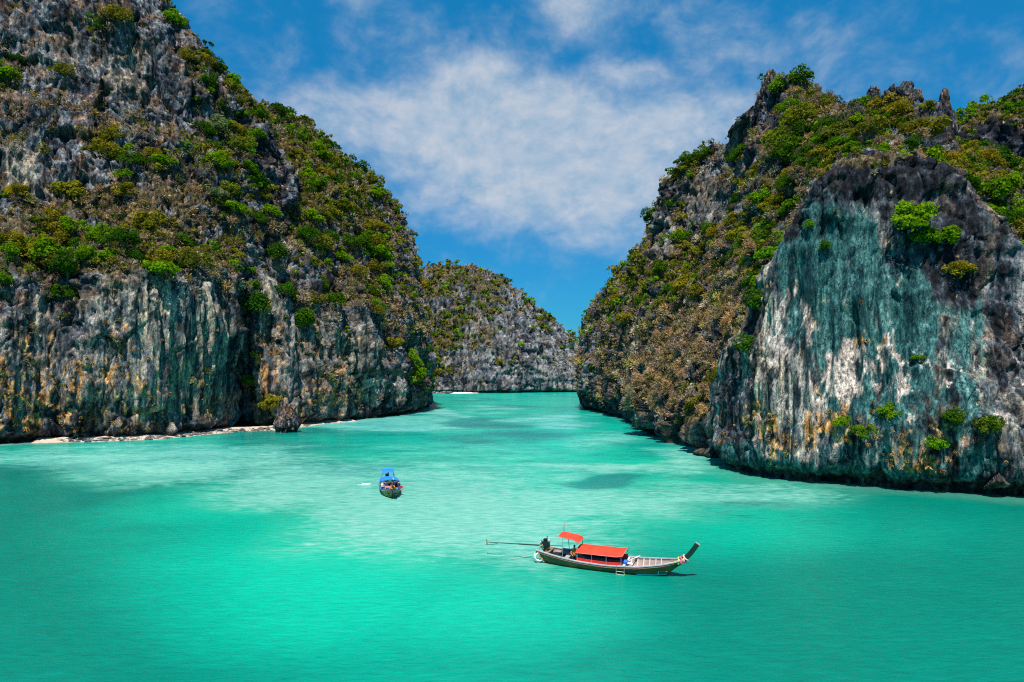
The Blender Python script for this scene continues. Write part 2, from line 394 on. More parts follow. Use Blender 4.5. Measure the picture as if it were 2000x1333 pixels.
carve('cliff_left', A, 'tall limestone cliff with fluted lower wall and wooded ledge, filling the left edge', M_ROCK, seed=1, lift=.06, dry_bg=.10, veg_bg=.09,
      wall=[(330, 650, 135, 130, 1), (60, 700, 90, 120, .55), (190, 740, 90, 90, .55), (330, 770, 120, 70, .8), (205, 600, 40, 70, .9), (430, 680, 30, 140, .9), (40, 330, 55, 70, .8), (250, 140, 60, 60, .6), (300, 810, 200, 40, .6), (90, 650, 30, 90, .7), (130, 110, 60, 60, .4)],
      veg=[(240, 490, 190, 55, 1), (90, 500, 90, 60, .95), (430, 505, 60, 45, .8), (20, 540, 60, 60, .75), (120, 600, 45, 100, .6), (440, 260, 60, 130, .85), (330, 312, 50, 30, .8), (250, 320, 60, 30, .5),
           (480, 400, 70, 60, .7), (220, 60, 50, 50, .5), (15, 140, 40, 60, .8), (150, 120, 50, 40, .45), (395, 110, 40, 60, .6), (470, 220, 45, 60, .7), (285, 700, 20, 60, .5), (150, 730, 25, 30, .5), (60, 20, 60, 40, .4)],
      dry=[(40, 235, 70, 60, 1), (250, 400, 160, 70, .7), (250, 265, 130, 45, .7), (410, 420, 90, 60, .8), (300, 470, 200, 70, .6), (60, 440, 90, 60, .7), (440, 540, 60, 40, .8), (110, 190, 90, 50, .5), (370, 350, 60, 60, .5), (80, 680, 70, 70, .4)],
      orange=[(60, 740, 90, 110, .62), (150, 760, 60, 80, .55), (215, 660, 25, 50, .5), (330, 700, 30, 50, .4), (220, 770, 90, 80, .5), (40, 830, 90, 30, .6), (180, 800, 50, 30, .5), (280, 370, 110, 50, .34), (360, 770, 50, 40, .35), (420, 790, 25, 50, .5)],
      dark=[(120, 620, 45, 110, .5), (330, 800, 150, 40, .2), (200, 120, 90, 60, .25), (455, 660, 25, 140, .6), (520, 290, 30, 70, .7)])

# ---- rounded headland behind it, running out to the strait
B_ = loft([
    col((400, 832, 262), (400, 560, 268), (425, 460, 300), (450, 330, 340), (455, 215, 400)),
    col((474, 836, 246), (478, 515, 252), (498, 432, 285), (512, 325, 345), (520, 214, 405)),
    col((560, 834), (566, 560, 258), (578, 432, 292), (590, 325, 350), (586, 240, 410)),
    col((640, 826), (640, 600, 277), (650, 452, 310), (658, 370, 355), (650, 296, 405)),
    col((720, 818), (720, 620, 300), (716, 505, 326), (716, 425, 360), (710, 345, 398)),
    col((785, 811), (778, 640, 326), (770, 525, 344), (766, 460, 368), (760, 395, 392)),
    col((820, 806), (811, 650, 348), (800, 555, 360), (793, 500, 374), (783, 440, 390)),
    col((832, 797), (825, 660, 392), (812, 565, 394), (804, 512, 396), (795, 472, 398)),
    col((828, 787), (818, 660, 470), (804, 565, 468), (796, 520, 466), (785, 490, 462)),
    col((800, 778), (790, 660, 560), (780, 565, 556), (770, 540, 552), (760, 520, 548)),
], .45)
carve('headland_left', B_, 'rounded limestone headland with scrub slopes running out to the strait behind the left cliff', M_ROCK, seed=2, notch=3.0, lift=.06, veg_bg=.2,
      wall=[(510, 590, 50, 90, .95), (600, 680, 60, 80, .6), (560, 760, 100, 60, .5), (690, 690, 60, 60, .7), (640, 790, 200, 30, .5), (720, 760, 100, 40, .4)],
      veg=[(640, 360, 90, 60, .9), (560, 270, 60, 40, .6), (700, 430, 70, 60, .8), (740, 490, 40, 60, 1), (750, 560, 50, 40, .95), (610, 500, 60, 50, .5), (560, 460, 60, 60, .7), (650, 640, 40, 70, .5), (810, 720, 25, 50, .9),
           (480, 640, 30, 120, .9), (550, 250, 60, 50, .85), (610, 300, 90, 60, .8), (690, 350, 60, 30, .7), (600, 590, 25, 60, .5), (480, 700, 30, 60, .5)],
      dry=[(600, 400, 120, 120, .85), (680, 560, 120, 60, .6), (600, 300, 100, 60, .7), (720, 400, 60, 60, .6), (780, 600, 40, 80, .6), (560, 620, 60, 60, .5), (640, 690, 40, 60, .6)],
      orange=[(520, 730, 40, 110, .55), (560, 790, 60, 30, .5), (680, 760, 60, 40, .55), (650, 740, 60, 60, .4), (620, 650, 60, 60, .3), (530, 620, 20, 60, .45)],
      pale=[(740, 760, 30, 30, .6), (700, 640, 25, 10, .5), (780, 770, 30, 30, .35)],
      dark=[(480, 600, 22, 120, .6), (740, 790, 70, 14, .9), (815, 560, 12, 160, .4), (620, 800, 160, 20, .2)])

# ---- cliff at the far end of the strait
C_ = loft([
    col((660, 768), (660, 640, 740), (680, 560, 775), (700, 540, 820)),
    col((780, 768), (780, 660, 745), (785, 570, 780), (790, 532, 825)),
    col((850, 767.5), (850, 680, 762), (855, 570, 800), (858, 522, 840)),
    col((930, 768), (930, 660, 755), (935, 575, 795), (935, 525, 845)),
    col((1000, 768), (1000, 680, 752), (992, 600, 785), (985, 548, 830)),
    col((1060, 767), (1058, 690, 768), (1050, 640, 795), (1040, 592, 830)),
    col((1110, 766.5), (1108, 710, 780), (1100, 670, 800), (1095, 642, 825)),
    col((1134, 766), (1133, 720, 790), (1130, 692, 805), (1126, 668, 822)),
    col((1150, 766), (1146, 740, 830), (1143, 715, 840), (1140, 690, 850)),
    col((1200, 766), (1190, 750, 900), (1190, 735, 905), (1190, 720, 910)),
], .95, back=((0, 20, -4), (0, 60, -30), (0, 110, None)))
carve('cliff_far', C_, 'grey scrubby limestone cliff closing the far end of the strait', M_ROCK, seed=3, notch=9.0, amp=1.25, grain=2.5, lift=.13, iron_w=.3, bare=[(1070, 705, 60, 50, .85), (1000, 650, 50, 40, .6), (1000, 735, 110, 24, .5), (880, 590, 30, 30, .5)],
      wall=[(1080, 720, 50, 50, .4)],
      veg=[(880, 640, 50, 70, .8), (850, 560, 50, 40, .7), (930, 550, 70, 25, .6), (1060, 620, 40, 25, .9), (860, 730, 40, 40, .8), (1030, 720, 60, 50, .3), (950, 600, 40, 40, .5), (1120, 665, 25, 30, .5), (840, 690, 30, 60, .8)],
      dry=[(900, 560, 120, 50, .6), (950, 680, 120, 60, .6), (900, 740, 60, 30, .8), (1125, 700, 30, 50, .6)], dry_bg=.12, veg_bg=.12,
      pale=[(1060, 690, 60, 40, .12), (1000, 650, 60, 40, .1)])

# ---- right massif: brown wooded slope climbing from the strait to the peaks, passing behind the near wall
R2 = loft([
    col((1190, 784), (1186, 720, 470), (1186, 660, 470), (1188, 630, 468), (1190, 600, 466)),
    col((1143, 792), (1143, 725, 425), (1148, 660, 425), (1156, 628, 424), (1164, 606, 424)),
    col((1143, 799), (1140, 730, 378), (1149, 660, 382), (1164, 612, 388), (1180, 575, 396)),
    col((1172, 806), (1166, 735, 345), (1174, 655, 355), (1190, 590, 368), (1206, 540, 384)),
    col((1210, 817), (1206, 742, 302), (1212, 640, 322), (1228, 555, 345), (1246, 492, 368)),
    col((1246, 831), (1241, 752, 261), (1252, 632, 286), (1268, 515, 314), (1282, 430, 345)),
    col((1270, 849), (1266, 768, 218), (1282, 640, 250), (1300, 470, 296), (1318, 340, 316)),
    col((1302, 861), (1302, 780, 197), (1325, 640, 228), (1352, 490, 282), (1388, 292, 302)),
    col((1345, 874), (1347, 790, 180), (1372, 640, 206), (1402, 470, 258), (1446, 272, 292)),
    col((1388, 889), (1396, 790, 162), (1424, 640, 182), (1452, 430, 224), (1488, 190, 262)),
    col((1430, 888, 156), (1440, 770, 156), (1470, 600, 168), (1500, 400, 205), (1526, 152, 250)),
    col((1520, 880, 148), (1525, 700, 150), (1550, 480, 160), (1580, 330, 190), (1598, 200, 238)),
    col((1620, 880, 140), (1620, 600, 142), (1620, 380, 146), (1638, 295, 176), (1642, 230, 218)),
    col((1700, 880, 136), (1700, 520, 138), (1700, 345, 142), (1706, 265, 170), (1690, 226, 204)),
    col((1760, 880, 134), (1760, 520, 136), (1765, 345, 141), (1770, 262, 172), (1748, 204, 196)),
    col((1812, 880, 132), (1812, 540, 134), (1818, 380, 140), (1818, 292, 168), (1766, 215, 194)),
    col((1850, 880, 132), (1850, 560, 134), (1856, 410, 141), (1852, 318, 172), (1806, 322, 200)),
    col((1900, 880, 132), (1900, 600, 134), (1910, 450, 144), (1905, 330, 184), (1885, 330, 214)),
    col((1990, 880, 132), (1990, 640, 134), (1995, 480, 148), (1980, 360, 192), (1960, 350, 228)),
    col((2150, 880, 132), (2150, 640, 134), (2150, 480, 150), (2130, 360, 196), (2100, 350, 232)),
], .41)
carve('cliff_right', R2, 'wooded limestone massif right of the strait, brown slope climbing to rocky peaks', M_ROCK, seed=4, notch=2.6, vegless=[(1330, 700, 140, 120, .92), (1440, 590, 55, 130, .7), (1230, 740, 100, 70, .85), (1200, 690, 50, 60, .6)], cull=(1500, 470),
      wall=[(1390, 400, 50, 50, .4), (1300, 460, 30, 60, .3)],
      veg=[(1220, 590, 60, 70, .9), (1290, 545, 50, 60, 1), (1340, 490, 40, 80, .9), (1350, 315, 50, 30, .95), (1450, 560, 60, 120, .45), (1480, 400, 60, 100, .8), (1560, 240, 70, 60, .9), (1600, 300, 90, 60, .9),
           (1720, 240, 90, 40, 1), (1850, 400, 60, 60, 1), (1950, 420, 90, 120, 1), (1980, 560, 60, 120, .9), (1490, 480, 60, 60, .7), (1560, 370, 60, 40, .7), (1380, 850, 20, 50, .9), (1530, 190, 40, 40, .6), (1900, 330, 60, 50, 1), (1230, 740, 50, 40, .25), (1420, 650, 40, 80, .35), (1350, 800, 60, 60, .35)],
      dry=[(1330, 680, 150, 130, 1), (1440, 560, 70, 140, .9), (1250, 730, 100, 80, .9), (1350, 800, 80, 70, .85), (1500, 420, 80, 80, .6), (1680, 280, 80, 40, .7), (1960, 500, 70, 100, .5), (1190, 680, 50, 80, .8), (1560, 330, 80, 60, .6), (1530, 250, 60, 60, .4)],
      dark=[(1500, 240, 22, 90, .35), (1790, 210, 60, 50, .5), (1560, 200, 30, 30, .2)], pale=[(1470, 320, 16, 26, .3), (1390, 420, 25, 40, .2)], bare=[(1395, 400, 55, 55, .9), (1300, 450, 22, 70, .8), (1270, 510, 20, 40, .6), (1500, 240, 22, 60, .8), (1785, 215, 40, 40, .8), (1465, 330, 22, 40, .9), (1760, 272, 60, 16, .7)], dry_bg=.3, veg_bg=.2)

# ---- cliff beyond the peaks, upper right; its face's shade put into the rock colour
R4 = loft([
    col((1835, 800, 330), (1835, 500, 330), (1838, 330, 335), (1850, 262, 345)),
    col((1880, 800, 330), (1880, 500, 328), (1886, 300, 326), (1890, 228, 345)),
    col((1940, 800, 320), (1940, 500, 318), (1940, 290, 312), (1944, 200, 338)),
    col((2000, 800, 300), (2000, 500, 298), (2000, 280, 290), (2005, 183, 325)),
    col((2090, 800, 280), (2090, 500, 276), (2090, 260, 268), (2100, 160, 310)),
    col((2300, 800, 260), (2300, 500, 256), (2300, 240, 250), (2310, 140, 290)),
], .8)
carve('cliff_beyond', R4, 'dark cliff with green top beyond the peaks at the right edge', M_ROCK, seed=6, notch=0,
      wall=[(1960, 320, 90, 90, .6)], veg=[(1930, 225, 100, 22, 1), (1880, 250, 40, 40, .9), (1990, 195, 50, 12, .9)], dark=[(1960, 330, 140, 120, 1.0)], orange=[(1985, 245, 22, 30, .45)], dry_bg=.05, veg_bg=.1)

# ---- near right wall: sheer, streaked blue-green
R1 = loft([
    col((1440, 900, 150), (1446, 860, 150), (1450, 820, 150), (1452, 760, 151), (1454, 700, 152)),
    col((1404, 903), (1400, 850, 141), (1402, 800, 141), (1408, 740, 142), (1420, 690, 143)),
    col((1420, 921), (1418, 850, 131), (1424, 780, 132), (1432, 720, 134), (1444, 640, 137)),
    col((1475, 934), (1472, 850, 123), (1476, 750, 124), (1484, 660, 126), (1500, 545, 131)),
    col((1540, 940), (1538, 840, 118), (1540, 720, 119), (1546, 590, 121), (1560, 430, 127)),
    col((1600, 945), (1598, 840, 115), (1600, 700, 117), (1602, 520, 119), (1600, 352, 125)),
    col((1680, 951), (1678, 840, 111), (1680, 700, 113), (1682, 500, 116), (1676, 300, 124)),
    col((1770, 959), (1768, 840, 107), (1770, 700, 110), (1772, 500, 114), (1780, 318, 123)),
    col((1850, 964), (1848, 850, 105), (1850, 720, 108), (1852, 540, 112), (1856, 368, 121)),
    col((1920, 969), (1918, 860, 103), (1920, 760, 106), (1922, 600, 111), (1926, 448, 120)),
    col((1975, 973), (1973, 870, 101), (1974, 790, 104), (1974, 690, 110), (1974, 560, 119)),
    col((2030, 976), (2028, 880, 100), (2026, 810, 103), (2020, 740, 109), (2008, 665, 118)),
    col((2200, 984), (2200, 890, 97), (2198, 830, 100), (2190, 770, 106), (2180, 700, 114)),
], .17, slab=True, back=((0, 1.6, -.9), (0, 10, -14), (0, 18, None)))
carve('cliff_wall_right', R1, 'sheer limestone wall streaked blue-green and cream, standing in the water at right', M_ROCK_R, seed=5, notch=2.6, amp=.72, bulge=.45, wall_bg=.2, lift=.03,
      wall=[(1620, 660, 170, 230, 1), (1560, 720, 150, 160, .9), (1800, 700, 140, 180, .8), (1700, 880, 300, 70, .55), (1900, 800, 100, 120, .5)],
      stain=[(1620, 560, 110, 190, .85), (1740, 640, 90, 170, .8), (1660, 760, 80, 80, .55), (1570, 560, 60, 80, .7), (1830, 800, 120, 100, .42), (1480, 880, 90, 30, .6), (1700, 900, 300, 40, .5), (1900, 900, 100, 40, .5), (1880, 640, 50, 120, .35)],
      pale=[(1700, 870, 280, 55, .42), (1940, 700, 60, 160, .30), (1880, 860, 110, 60, .34), (1545, 660, 62, 100, .62), (1655, 740, 44, 70, .62), (1575, 790, 70, 60, .5), (1720, 700, 26, 90, .42), (1490, 740, 50, 120, .25), (1650, 500, 30, 90, .26), (1790, 780, 60, 110, .34), (1700, 820, 80, 50, .4), (1860, 740, 80, 120, .24), (1960, 830, 50, 60, .34), (1520, 890, 30, 16, .6), (1560, 860, 120, 40, .36)],
      dark=[(1720, 355, 190, 75, .78), (1880, 480, 70, 120, .75), (1950, 640, 40, 140, .5), (1590, 430, 36, 60, .6), (1800, 480, 80, 70, .5), (1440, 780, 26, 130, .55), (1480, 620, 26, 60, .6), (1420, 850, 16, 60, .3)],
      orange=[(1680, 855, 240, 55, .50), (1470, 835, 60, 40, .62), (1510, 870, 30, 40, .6), (1640, 855, 60, 36, .6), (1770, 885, 60, 36, .62), (1600, 790, 30, 24, .4), (1720, 660, 26, 20, .4), (1860, 870, 40, 26, .45), (1800, 910, 60, 24, .4), (1580, 690, 14, 12, .6), (1940, 910, 60, 24, .4), (1700, 680, 20, 16, .5)],
      veg=[(1765, 435, 30, 30, .3), (1700, 310, 60, 14, .4), (1480, 600, 30, 30, .4), (1860, 520, 30, 30, .3), (1640, 840, 180, 50, .12)], dry=[(1700, 305, 90, 20, .6), (1850, 860, 120, 60, .1)], veg_bg=.0, dry_bg=.0)

# ---- rock needle beside the peaks, and the lone boulder at the foot of the left cliff
def boulder(name, label, loc, rad, mat, seed, sub=5, prof=None, kind=None, cat=None, rough=.3, **extra):
    bm = bmesh.new(); bmesh.ops.create_icosphere(bm, subdivisions=sub, radius=1.0)
    me = bpy.data.meshes.new(name); bm.to_mesh(me); bm.free()
    v = np.zeros(len(me.vertices) * 3, np.float32); me.vertices.foreach_get('co', v); v = v.reshape(-1, 3)
    u = v.copy(); v = v * np.array(rad)
    if prof is not None:
        k = np.interp(u[:, 2], [p[0] for p in prof], [p[1] for p in prof]); v[:, :2] *= k[:, None]
    m = min(rad); q = v / m * np.array([2, 2, .9]) + seed * 7
    f1, f2, cid = worley(q * 1.1, seed); g1, g2, cid2 = worley(q * 2.6, seed + 2)
    d = fbm(q * .6, 3, seed) * 1.0 + (cid - .5) * .7 + (cid2 - .5) * .35 - .35 * smooth(f2 - f1, .15, 0) + .3 * fbm(q * 4, 3, seed + 1)
    v += u * (d * m * rough)[:, None]
    me.vertices.foreach_set('co', v.ravel()); me.materials.append(mat)
    k0 = np.zeros(len(v)); wv_ = v + np.array(loc)
    stn = stone_colour(wv_, k0, k0 + extra.get('pale', 0), k0 + extra.get('dark', 0), k0, k0, k0, seed)
    a = me.attributes.new('stone', 'FLOAT_COLOR', 'POINT'); a.data.foreach_set('color', stn.astype(np.float32).ravel())
    me.update()
    o = link(name, me, loc=loc, label=label)
    if kind: o['kind'] = kind
    if cat: o['category'] = cat
    return o
tw = P(1844, 300, 176)
boulder('rock_needle', 'slender pointed rock needle right of the twin peaks', tw, (2.1, 2.1, 13.4), M_ROCK, 3, 6, [(-1, 2.2), (-.5, 1.8), (0, 1.15), (.4, .95), (.75, .9), (.93, .9), (1, .6)], cat='rock', rough=.34, pale=.1, dark=.25)
boulder('rock_crag', 'craggy dark rock crowning the right peak beside the needle', P(1752, 224, 189), (3.5, 3.6, 6.2), M_ROCK, 11, 6, [(-1, 1.3), (0, 1.1), (.6, 1.1), (1, 1.0)], cat='rock', rough=.42, dark=.3)
boulder('rock_crag', 'bare rock crag at the steep left edge of the left peak', P(1506, 225, 250), (3.6, 4.0, 12.0), M_ROCK, 14, 6, [(-1, 1.9), (0, 1.2), (.6, 1.0), (1, .8)], cat='rock', rough=.40, dark=.2)
tk = P(1704, 192, 203)
boulder('rock_outcrop', 'small dark rock outcrop on the saddle left of the right peak', tk, (1.6, 1.5, 2.6), M_ROCK, 8, 5, None, cat='rock', rough=.4, dark=.5)
bb = W(553, 846)
boulder('boulder', 'lone grey limestone boulder with dark undercut base at the foot of left cliff', (bb[0], bb[1] + 3, 2.6), (2.9, 2.8, 4.6), M_ROCK, 5, 6,
        [(-1, 1.0), (-.62, 1.1), (-.45, .98), (-.3, 1.15), (0, 1.08), (.4, .9), (.8, .75), (1, .5)], cat='boulder', rough=.26, pale=.2)

# ------------------------------------------------------------------ lagoon water
def water_material():
    m, g = mat_new('lagoon_water')
    tc = g.n('ShaderNodeTexCoord').outputs['Object']
    a = g.n('ShaderNodeAttribute', attribute_name='bed'); s = g.n('ShaderNodeSeparateColor', i_Color=a.outputs['Color'])
    light, sand, reef = s.outputs
    n1 = g.noise(g.mapping(tc, (.16, .30, 1), (0, 0, R(-14))), 1.0, 8, .70, .8)       # mottled bed seen through the water
    n2 = g.noise(g.mapping(tc, (.55, 1.5, 1), (0, 0, R(-12))), 1.0, 6, .65)
    rip = g.noise(g.mapping(tc, (.9, 2.6, 1), (0, 0, R(-10))), 1.0, 5, .6)
    lt = g.math('ADD', light, g.math('MULTIPLY', g.math('SUBTRACT', n1, .5), .30))
    c = g.ramp(lt, [(0, (.001, .118, .085)), (.35, (.001, .205, .145)), (.62, (.001, .33, .215)), (1.0, (.003, .48, .30))])
    sd_ = g.math('ADD', sand, g.math('MULTIPLY', g.math('ADD', g.math('SUBTRACT', n1, .5), g.math('MULTIPLY', g.math('SUBTRACT', n2, .5), .8)), g.math('MULTIPLY', g.sstep(sand, .05, .4), 1.5)))
    c = g.mix(g.math('MULTIPLY', g.sstep(sd_, .0, .92), .95), c, g.ramp(n2, [(.3, (.08, .40, .30)), (.7, (.26, .56, .44))]))
    rf = g.math('ADD', reef, g.math('MULTIPLY', g.math('ADD', g.math('SUBTRACT', n1, .5), g.math('SUBTRACT', n2, .5)), g.math('MULTIPLY', g.sstep(reef, .0, .5), 1.9)))
    c = g.mix(g.math('MULTIPLY', g.sstep(rf, .25, .8), .8), c, (.004, .165, .145))
    shore = g.n('ShaderNodeSeparateColor', i_Color=a.outputs['Color'])
    sh = a.outputs['Alpha']
    c = g.mix(g.math('MULTIPLY', sh, .8), c, g.ramp(n2, [(.3, (.16, .30, .21)), (.7, (.32, .42, .30))]))
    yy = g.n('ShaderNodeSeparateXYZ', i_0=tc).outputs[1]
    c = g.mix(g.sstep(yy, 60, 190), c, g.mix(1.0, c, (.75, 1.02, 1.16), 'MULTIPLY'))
    c = g.mix(1.0, c, g.ramp(rip, [(.3, (.86, .90, .92)), (.7, (1.16, 1.10, 1.08))]), 'MULTIPLY')  # ripple refraction put into the colour as light and dark mottling
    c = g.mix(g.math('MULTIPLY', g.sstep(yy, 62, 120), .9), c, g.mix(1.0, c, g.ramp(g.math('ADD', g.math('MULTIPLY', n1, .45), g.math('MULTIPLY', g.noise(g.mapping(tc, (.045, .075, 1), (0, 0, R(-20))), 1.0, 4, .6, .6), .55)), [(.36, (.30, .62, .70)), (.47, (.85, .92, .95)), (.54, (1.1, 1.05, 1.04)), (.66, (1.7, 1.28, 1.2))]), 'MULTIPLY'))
    b = g.n('ShaderNodeBsdfPrincipled', i_Base_Color=c, i_Roughness=.22, i_IOR=1.33); b.inputs['Specular IOR Level'].default_value = .16
    w1 = g.noise(g.mapping(tc, (.8, 2.0, 1), (0, 0, R(-11))), 1.0, 6, .62, .3)
    w2 = g.noise(g.mapping(tc, (3.5, 8.0, 1), (0, 0, R(-15))), 1.0, 3, .6)
    h = g.math('ADD', g.math('MULTIPLY', w1, 1.0), g.math('MULTIPLY', w2, .22))
    bp = g.n('ShaderNodeBump', i_Strength=.6, i_Distance=.22, i_Height=h); g.set(b.inputs['Normal'], bp.outputs[0])
    g.n('ShaderNodeOutputMaterial', i_Surface=b.outputs[0])
    return m
def axis(a, b, step, far_lo, far_hi):
    lo = [far_lo, far_lo * .5 + a * .5, a - 60, a - 25]; hi = [b + 25, b + 60, far_hi * .5 + b * .5, far_hi]
    return np.array(lo + list(np.arange(a, b, step)) + hi)
wx = axis(-125, 125, 1.25, -4000, 4000); wy = np.concatenate([[-1500, -300, -50, 0], np.arange(18, 260, 1.25), np.arange(260, 620, 3.0), [660, 760, 1500, 6000]])
X, Y = np.meshgrid(wx, wy); V = np.stack([X.ravel(), Y.ravel(), np.zeros(X.size)], 1)
pp = proj(V); pp[V[:, 1] < 16] = (1000, 3000)
jw = np.stack([fbm(V / 22, 3, 81), fbm(V / 22, 3, 82)], 1)
q = pp + jw * np.stack([np.full(len(pp), 110.), np.clip((pp[:, 1] - HOR) * .2, 3, 44)], 1)
def wpaint(spots, soft=(1.35, .2)):
    out = np.zeros(len(q))
    for (x, y, rx, ry, v) in spots:
        d = np.sqrt(((q[:, 0] - x) / rx)**2 + ((q[:, 1] - y) / ry)**2); out = np.maximum(out, v * smooth(d, *soft))
    return out
light = wpaint([(640, 1110, 520, 230, .92), (420, 985, 300, 80, .75), (900, 1180, 420, 140, .8), (1050, 960, 640, 160, .82), (1050, 880, 560, 110, .85), (1350, 1010, 450, 110, .68), (1000, 790, 300, 60, .8), (1700, 1030, 520, 90, .42), (800, 1290, 620, 160, .5), (250, 890, 380, 50, .8)], (1.7, .0))
light = np.maximum(light, .24); light = np.where(pp[:, 1] < 800, np.maximum(light, .55), light)
sand = wpaint([(860, 1015, 360, 125, 1.0), (640, 945, 330, 60, .8), (330, 900, 400, 38, .85), (1010, 1075, 190, 80, .85), (640, 1060, 200, 60, .55), (900, 890, 260, 30, .3), (1200, 915, 180, 16, .8), (1090, 820, 100, 14, .75), (960, 800, 70, 6, .7), (1150, 975, 300, 45, .75), (1450, 960, 240, 30, .7), (760, 830, 220, 18, .85), (1330, 900, 70, 36, .7), (845, 808, 45, 9, 1.0), (1180, 860, 90, 20, .6)])
reef = wpaint([(950, 825, 100, 16, .9), (1010, 855, 120, 16, .8), (890, 862, 100, 12, .7), (1200, 938, 95, 14, 1.0), (1080, 900, 120, 12, .5), (120, 944, 50, 7, .7), (1030, 795, 120, 6, .8), (960, 782, 80, 4, .7), (1250, 870, 70, 12, .5), (1440, 978, 220, 14, .5), (1560, 1005, 120, 14, .4), (1350, 1000, 130, 18, .45), (280, 1030, 60, 8, .3), (240, 918, 220, 10, .4), (720, 850, 130, 9, .55), (1710, 1020, 60, 8, .4), (850, 905, 120, 8, .4)])
sand *= smooth(q[:, 1], 1150, 1030) * .6 + .4
# shallow rim along the shores
shore = np.zeros(len(V))
for S_, wdt, amt in ((A, 3.4, 1.0), (B_, 2.6, 1.0), (R1, 4.0, .22), (R2, 3.0, .2)):
    i = int(np.argmin(np.abs(S_.vn - np.interp(0, S_.grid[:, S_.nu // 2, 2][:40], S_.vn[:40])))); line = S_.grid[i][::4, :2]
    sel = (V[:, 1] < 420) & (np.abs(V[:, 0]) < 125) & (V[:, 1] > 18)
    idx = np.where(sel)[0]; best = np.full(len(idx), 1e9)
    for L in line: best = np.minimum(best, (V[idx, 0] - L[0])**2 + (V[idx, 1] - L[1])**2)
    best = np.sqrt(best); shore[idx] = np.maximum(shore[idx], amt * smooth(best + fbm(V[idx] / 5, 2, 9) * 1.5, wdt * 1.6, .3))
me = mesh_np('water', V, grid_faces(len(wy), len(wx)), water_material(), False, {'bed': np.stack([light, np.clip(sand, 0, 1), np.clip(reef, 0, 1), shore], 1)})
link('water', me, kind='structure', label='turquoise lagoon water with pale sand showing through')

# ------------------------------------------------------------------ sand and rubble at the foot of the cliffs
M_SAND = simple_mat('coral_sand', (.62, .50, .38), .95, .35, 1.5, bump=.3)
M_SAND_FAR = simple_mat('white_sand', (.80, .74, .66), .95, .15, .6)
def beach(name, label, pts, inner, outer, mat, seed):
    L = np.array([W(*p) for p in pts]); t = np.linspace(0, 1, len(L)); tn = np.linspace(0, 1, 160)
    C = np.stack([np.interp(tn, t, L[:, k]) for k in range(3)], 1)
    d = np.gradient(C, axis=0); nrm = np.stack([d[:, 1], -d[:, 0]], 1); nrm /= np.linalg.norm(nrm, axis=1, keepdims=True)
    rows = []
    for k in np.linspace(0, 1, 14):
        taper = np.sin(np.clip(tn, .02, .98) * math.pi)**.5
        off = (-inner + (inner + outer * taper) * k) + .6 * fbm(C / 4 + seed, 2, seed)
        z = .75 * (1 - k)**1.4 * 1.0 - .06 * k + .10 * fbm(np.concatenate([C[:, :2] + nrm * off[:, None], C[:, 2:]], 1) / 1.3, 3, seed) * (1 - k * .6)
        z = np.where(k > .97, -.3, z)
        rows.append(np.stack([C[:, 0] + nrm[:, 0] * off, C[:, 1] + nrm[:, 1] * off, z], 1))
    V = np.array(rows); me = mesh_np(name, V.reshape(-1, 3), grid_faces(14, 160), mat, True)
    return link(name, me, kind='structure', label=label), V
_, BV = beach('beach', 'narrow strip of coral sand along the foot of the left cliff', [(60, 866), (180, 863), (300, 858), (400, 848), (470, 842), (545, 840), (620, 829), (700, 823)], 4.0, 3.0, M_SAND, 3)
beach('beach_far', 'small white sand beach in the cove at the far end of the strait', [(800, 768.2), (850, 768.4), (900, 768.6), (935, 768.2)], 10.0, 14.0, M_SAND_FAR, 5)
M_RUB = simple_mat('beach_rubble', (.22, .18, .15), .95, .8, .5, col2=(.05, .045, .05))
def rubble(name, label, P_, n, lo, hi, seed):
    r = np.random.default_rng(seed); bm = bmesh.new(); bmesh.ops.create_icosphere(bm, subdivisions=1, radius=1.0)
    bv = np.array([v.co[:] for v in bm.verts]); bf = np.array([[v.index for v in f.verts] for f in bm.faces]); bm.free()
    i = r.integers(0, len(P_), n); c = P_[i] + r.normal(0, .25, (n, 3)) * np.array([1, 1, .1]); s = lo + (hi - lo) * r.random((n, 1, 1))**3
    sh = np.stack([.7 + r.random(n), .7 + r.random(n), .35 + .4 * r.random(n)], 1)[:, None, :]
    V = bv[None] * (1 + .35 * r.normal(0, 1, (n, len(bv), 1)).clip(-1, 1)) * s * sh + c[:, None, :]
    F = bf[None] + (np.arange(n) * len(bv))[:, None, None]
    return link(name, mesh_np(name, V.reshape(-1, 3), F.reshape(-1, 3), M_RUB), kind='stuff', label=label)
rubble('beach_rubble', 'dark broken rock and driftwood strewn along the sand under the left cliff', BV[4:11, 10:150].reshape(-1, 3), 420, .12, .75, 4)
fr = np.array([W(x, y) for x, y in [(842, 769), (850, 768.8), (858, 769), (866, 768.6), (874, 769), (880, 768.6)]]); fr[:, 2] = .4
rubble('shore_rocks', 'low dark rocks at the left end of the far white beach', fr, 22, 1.0, 2.6, 6)

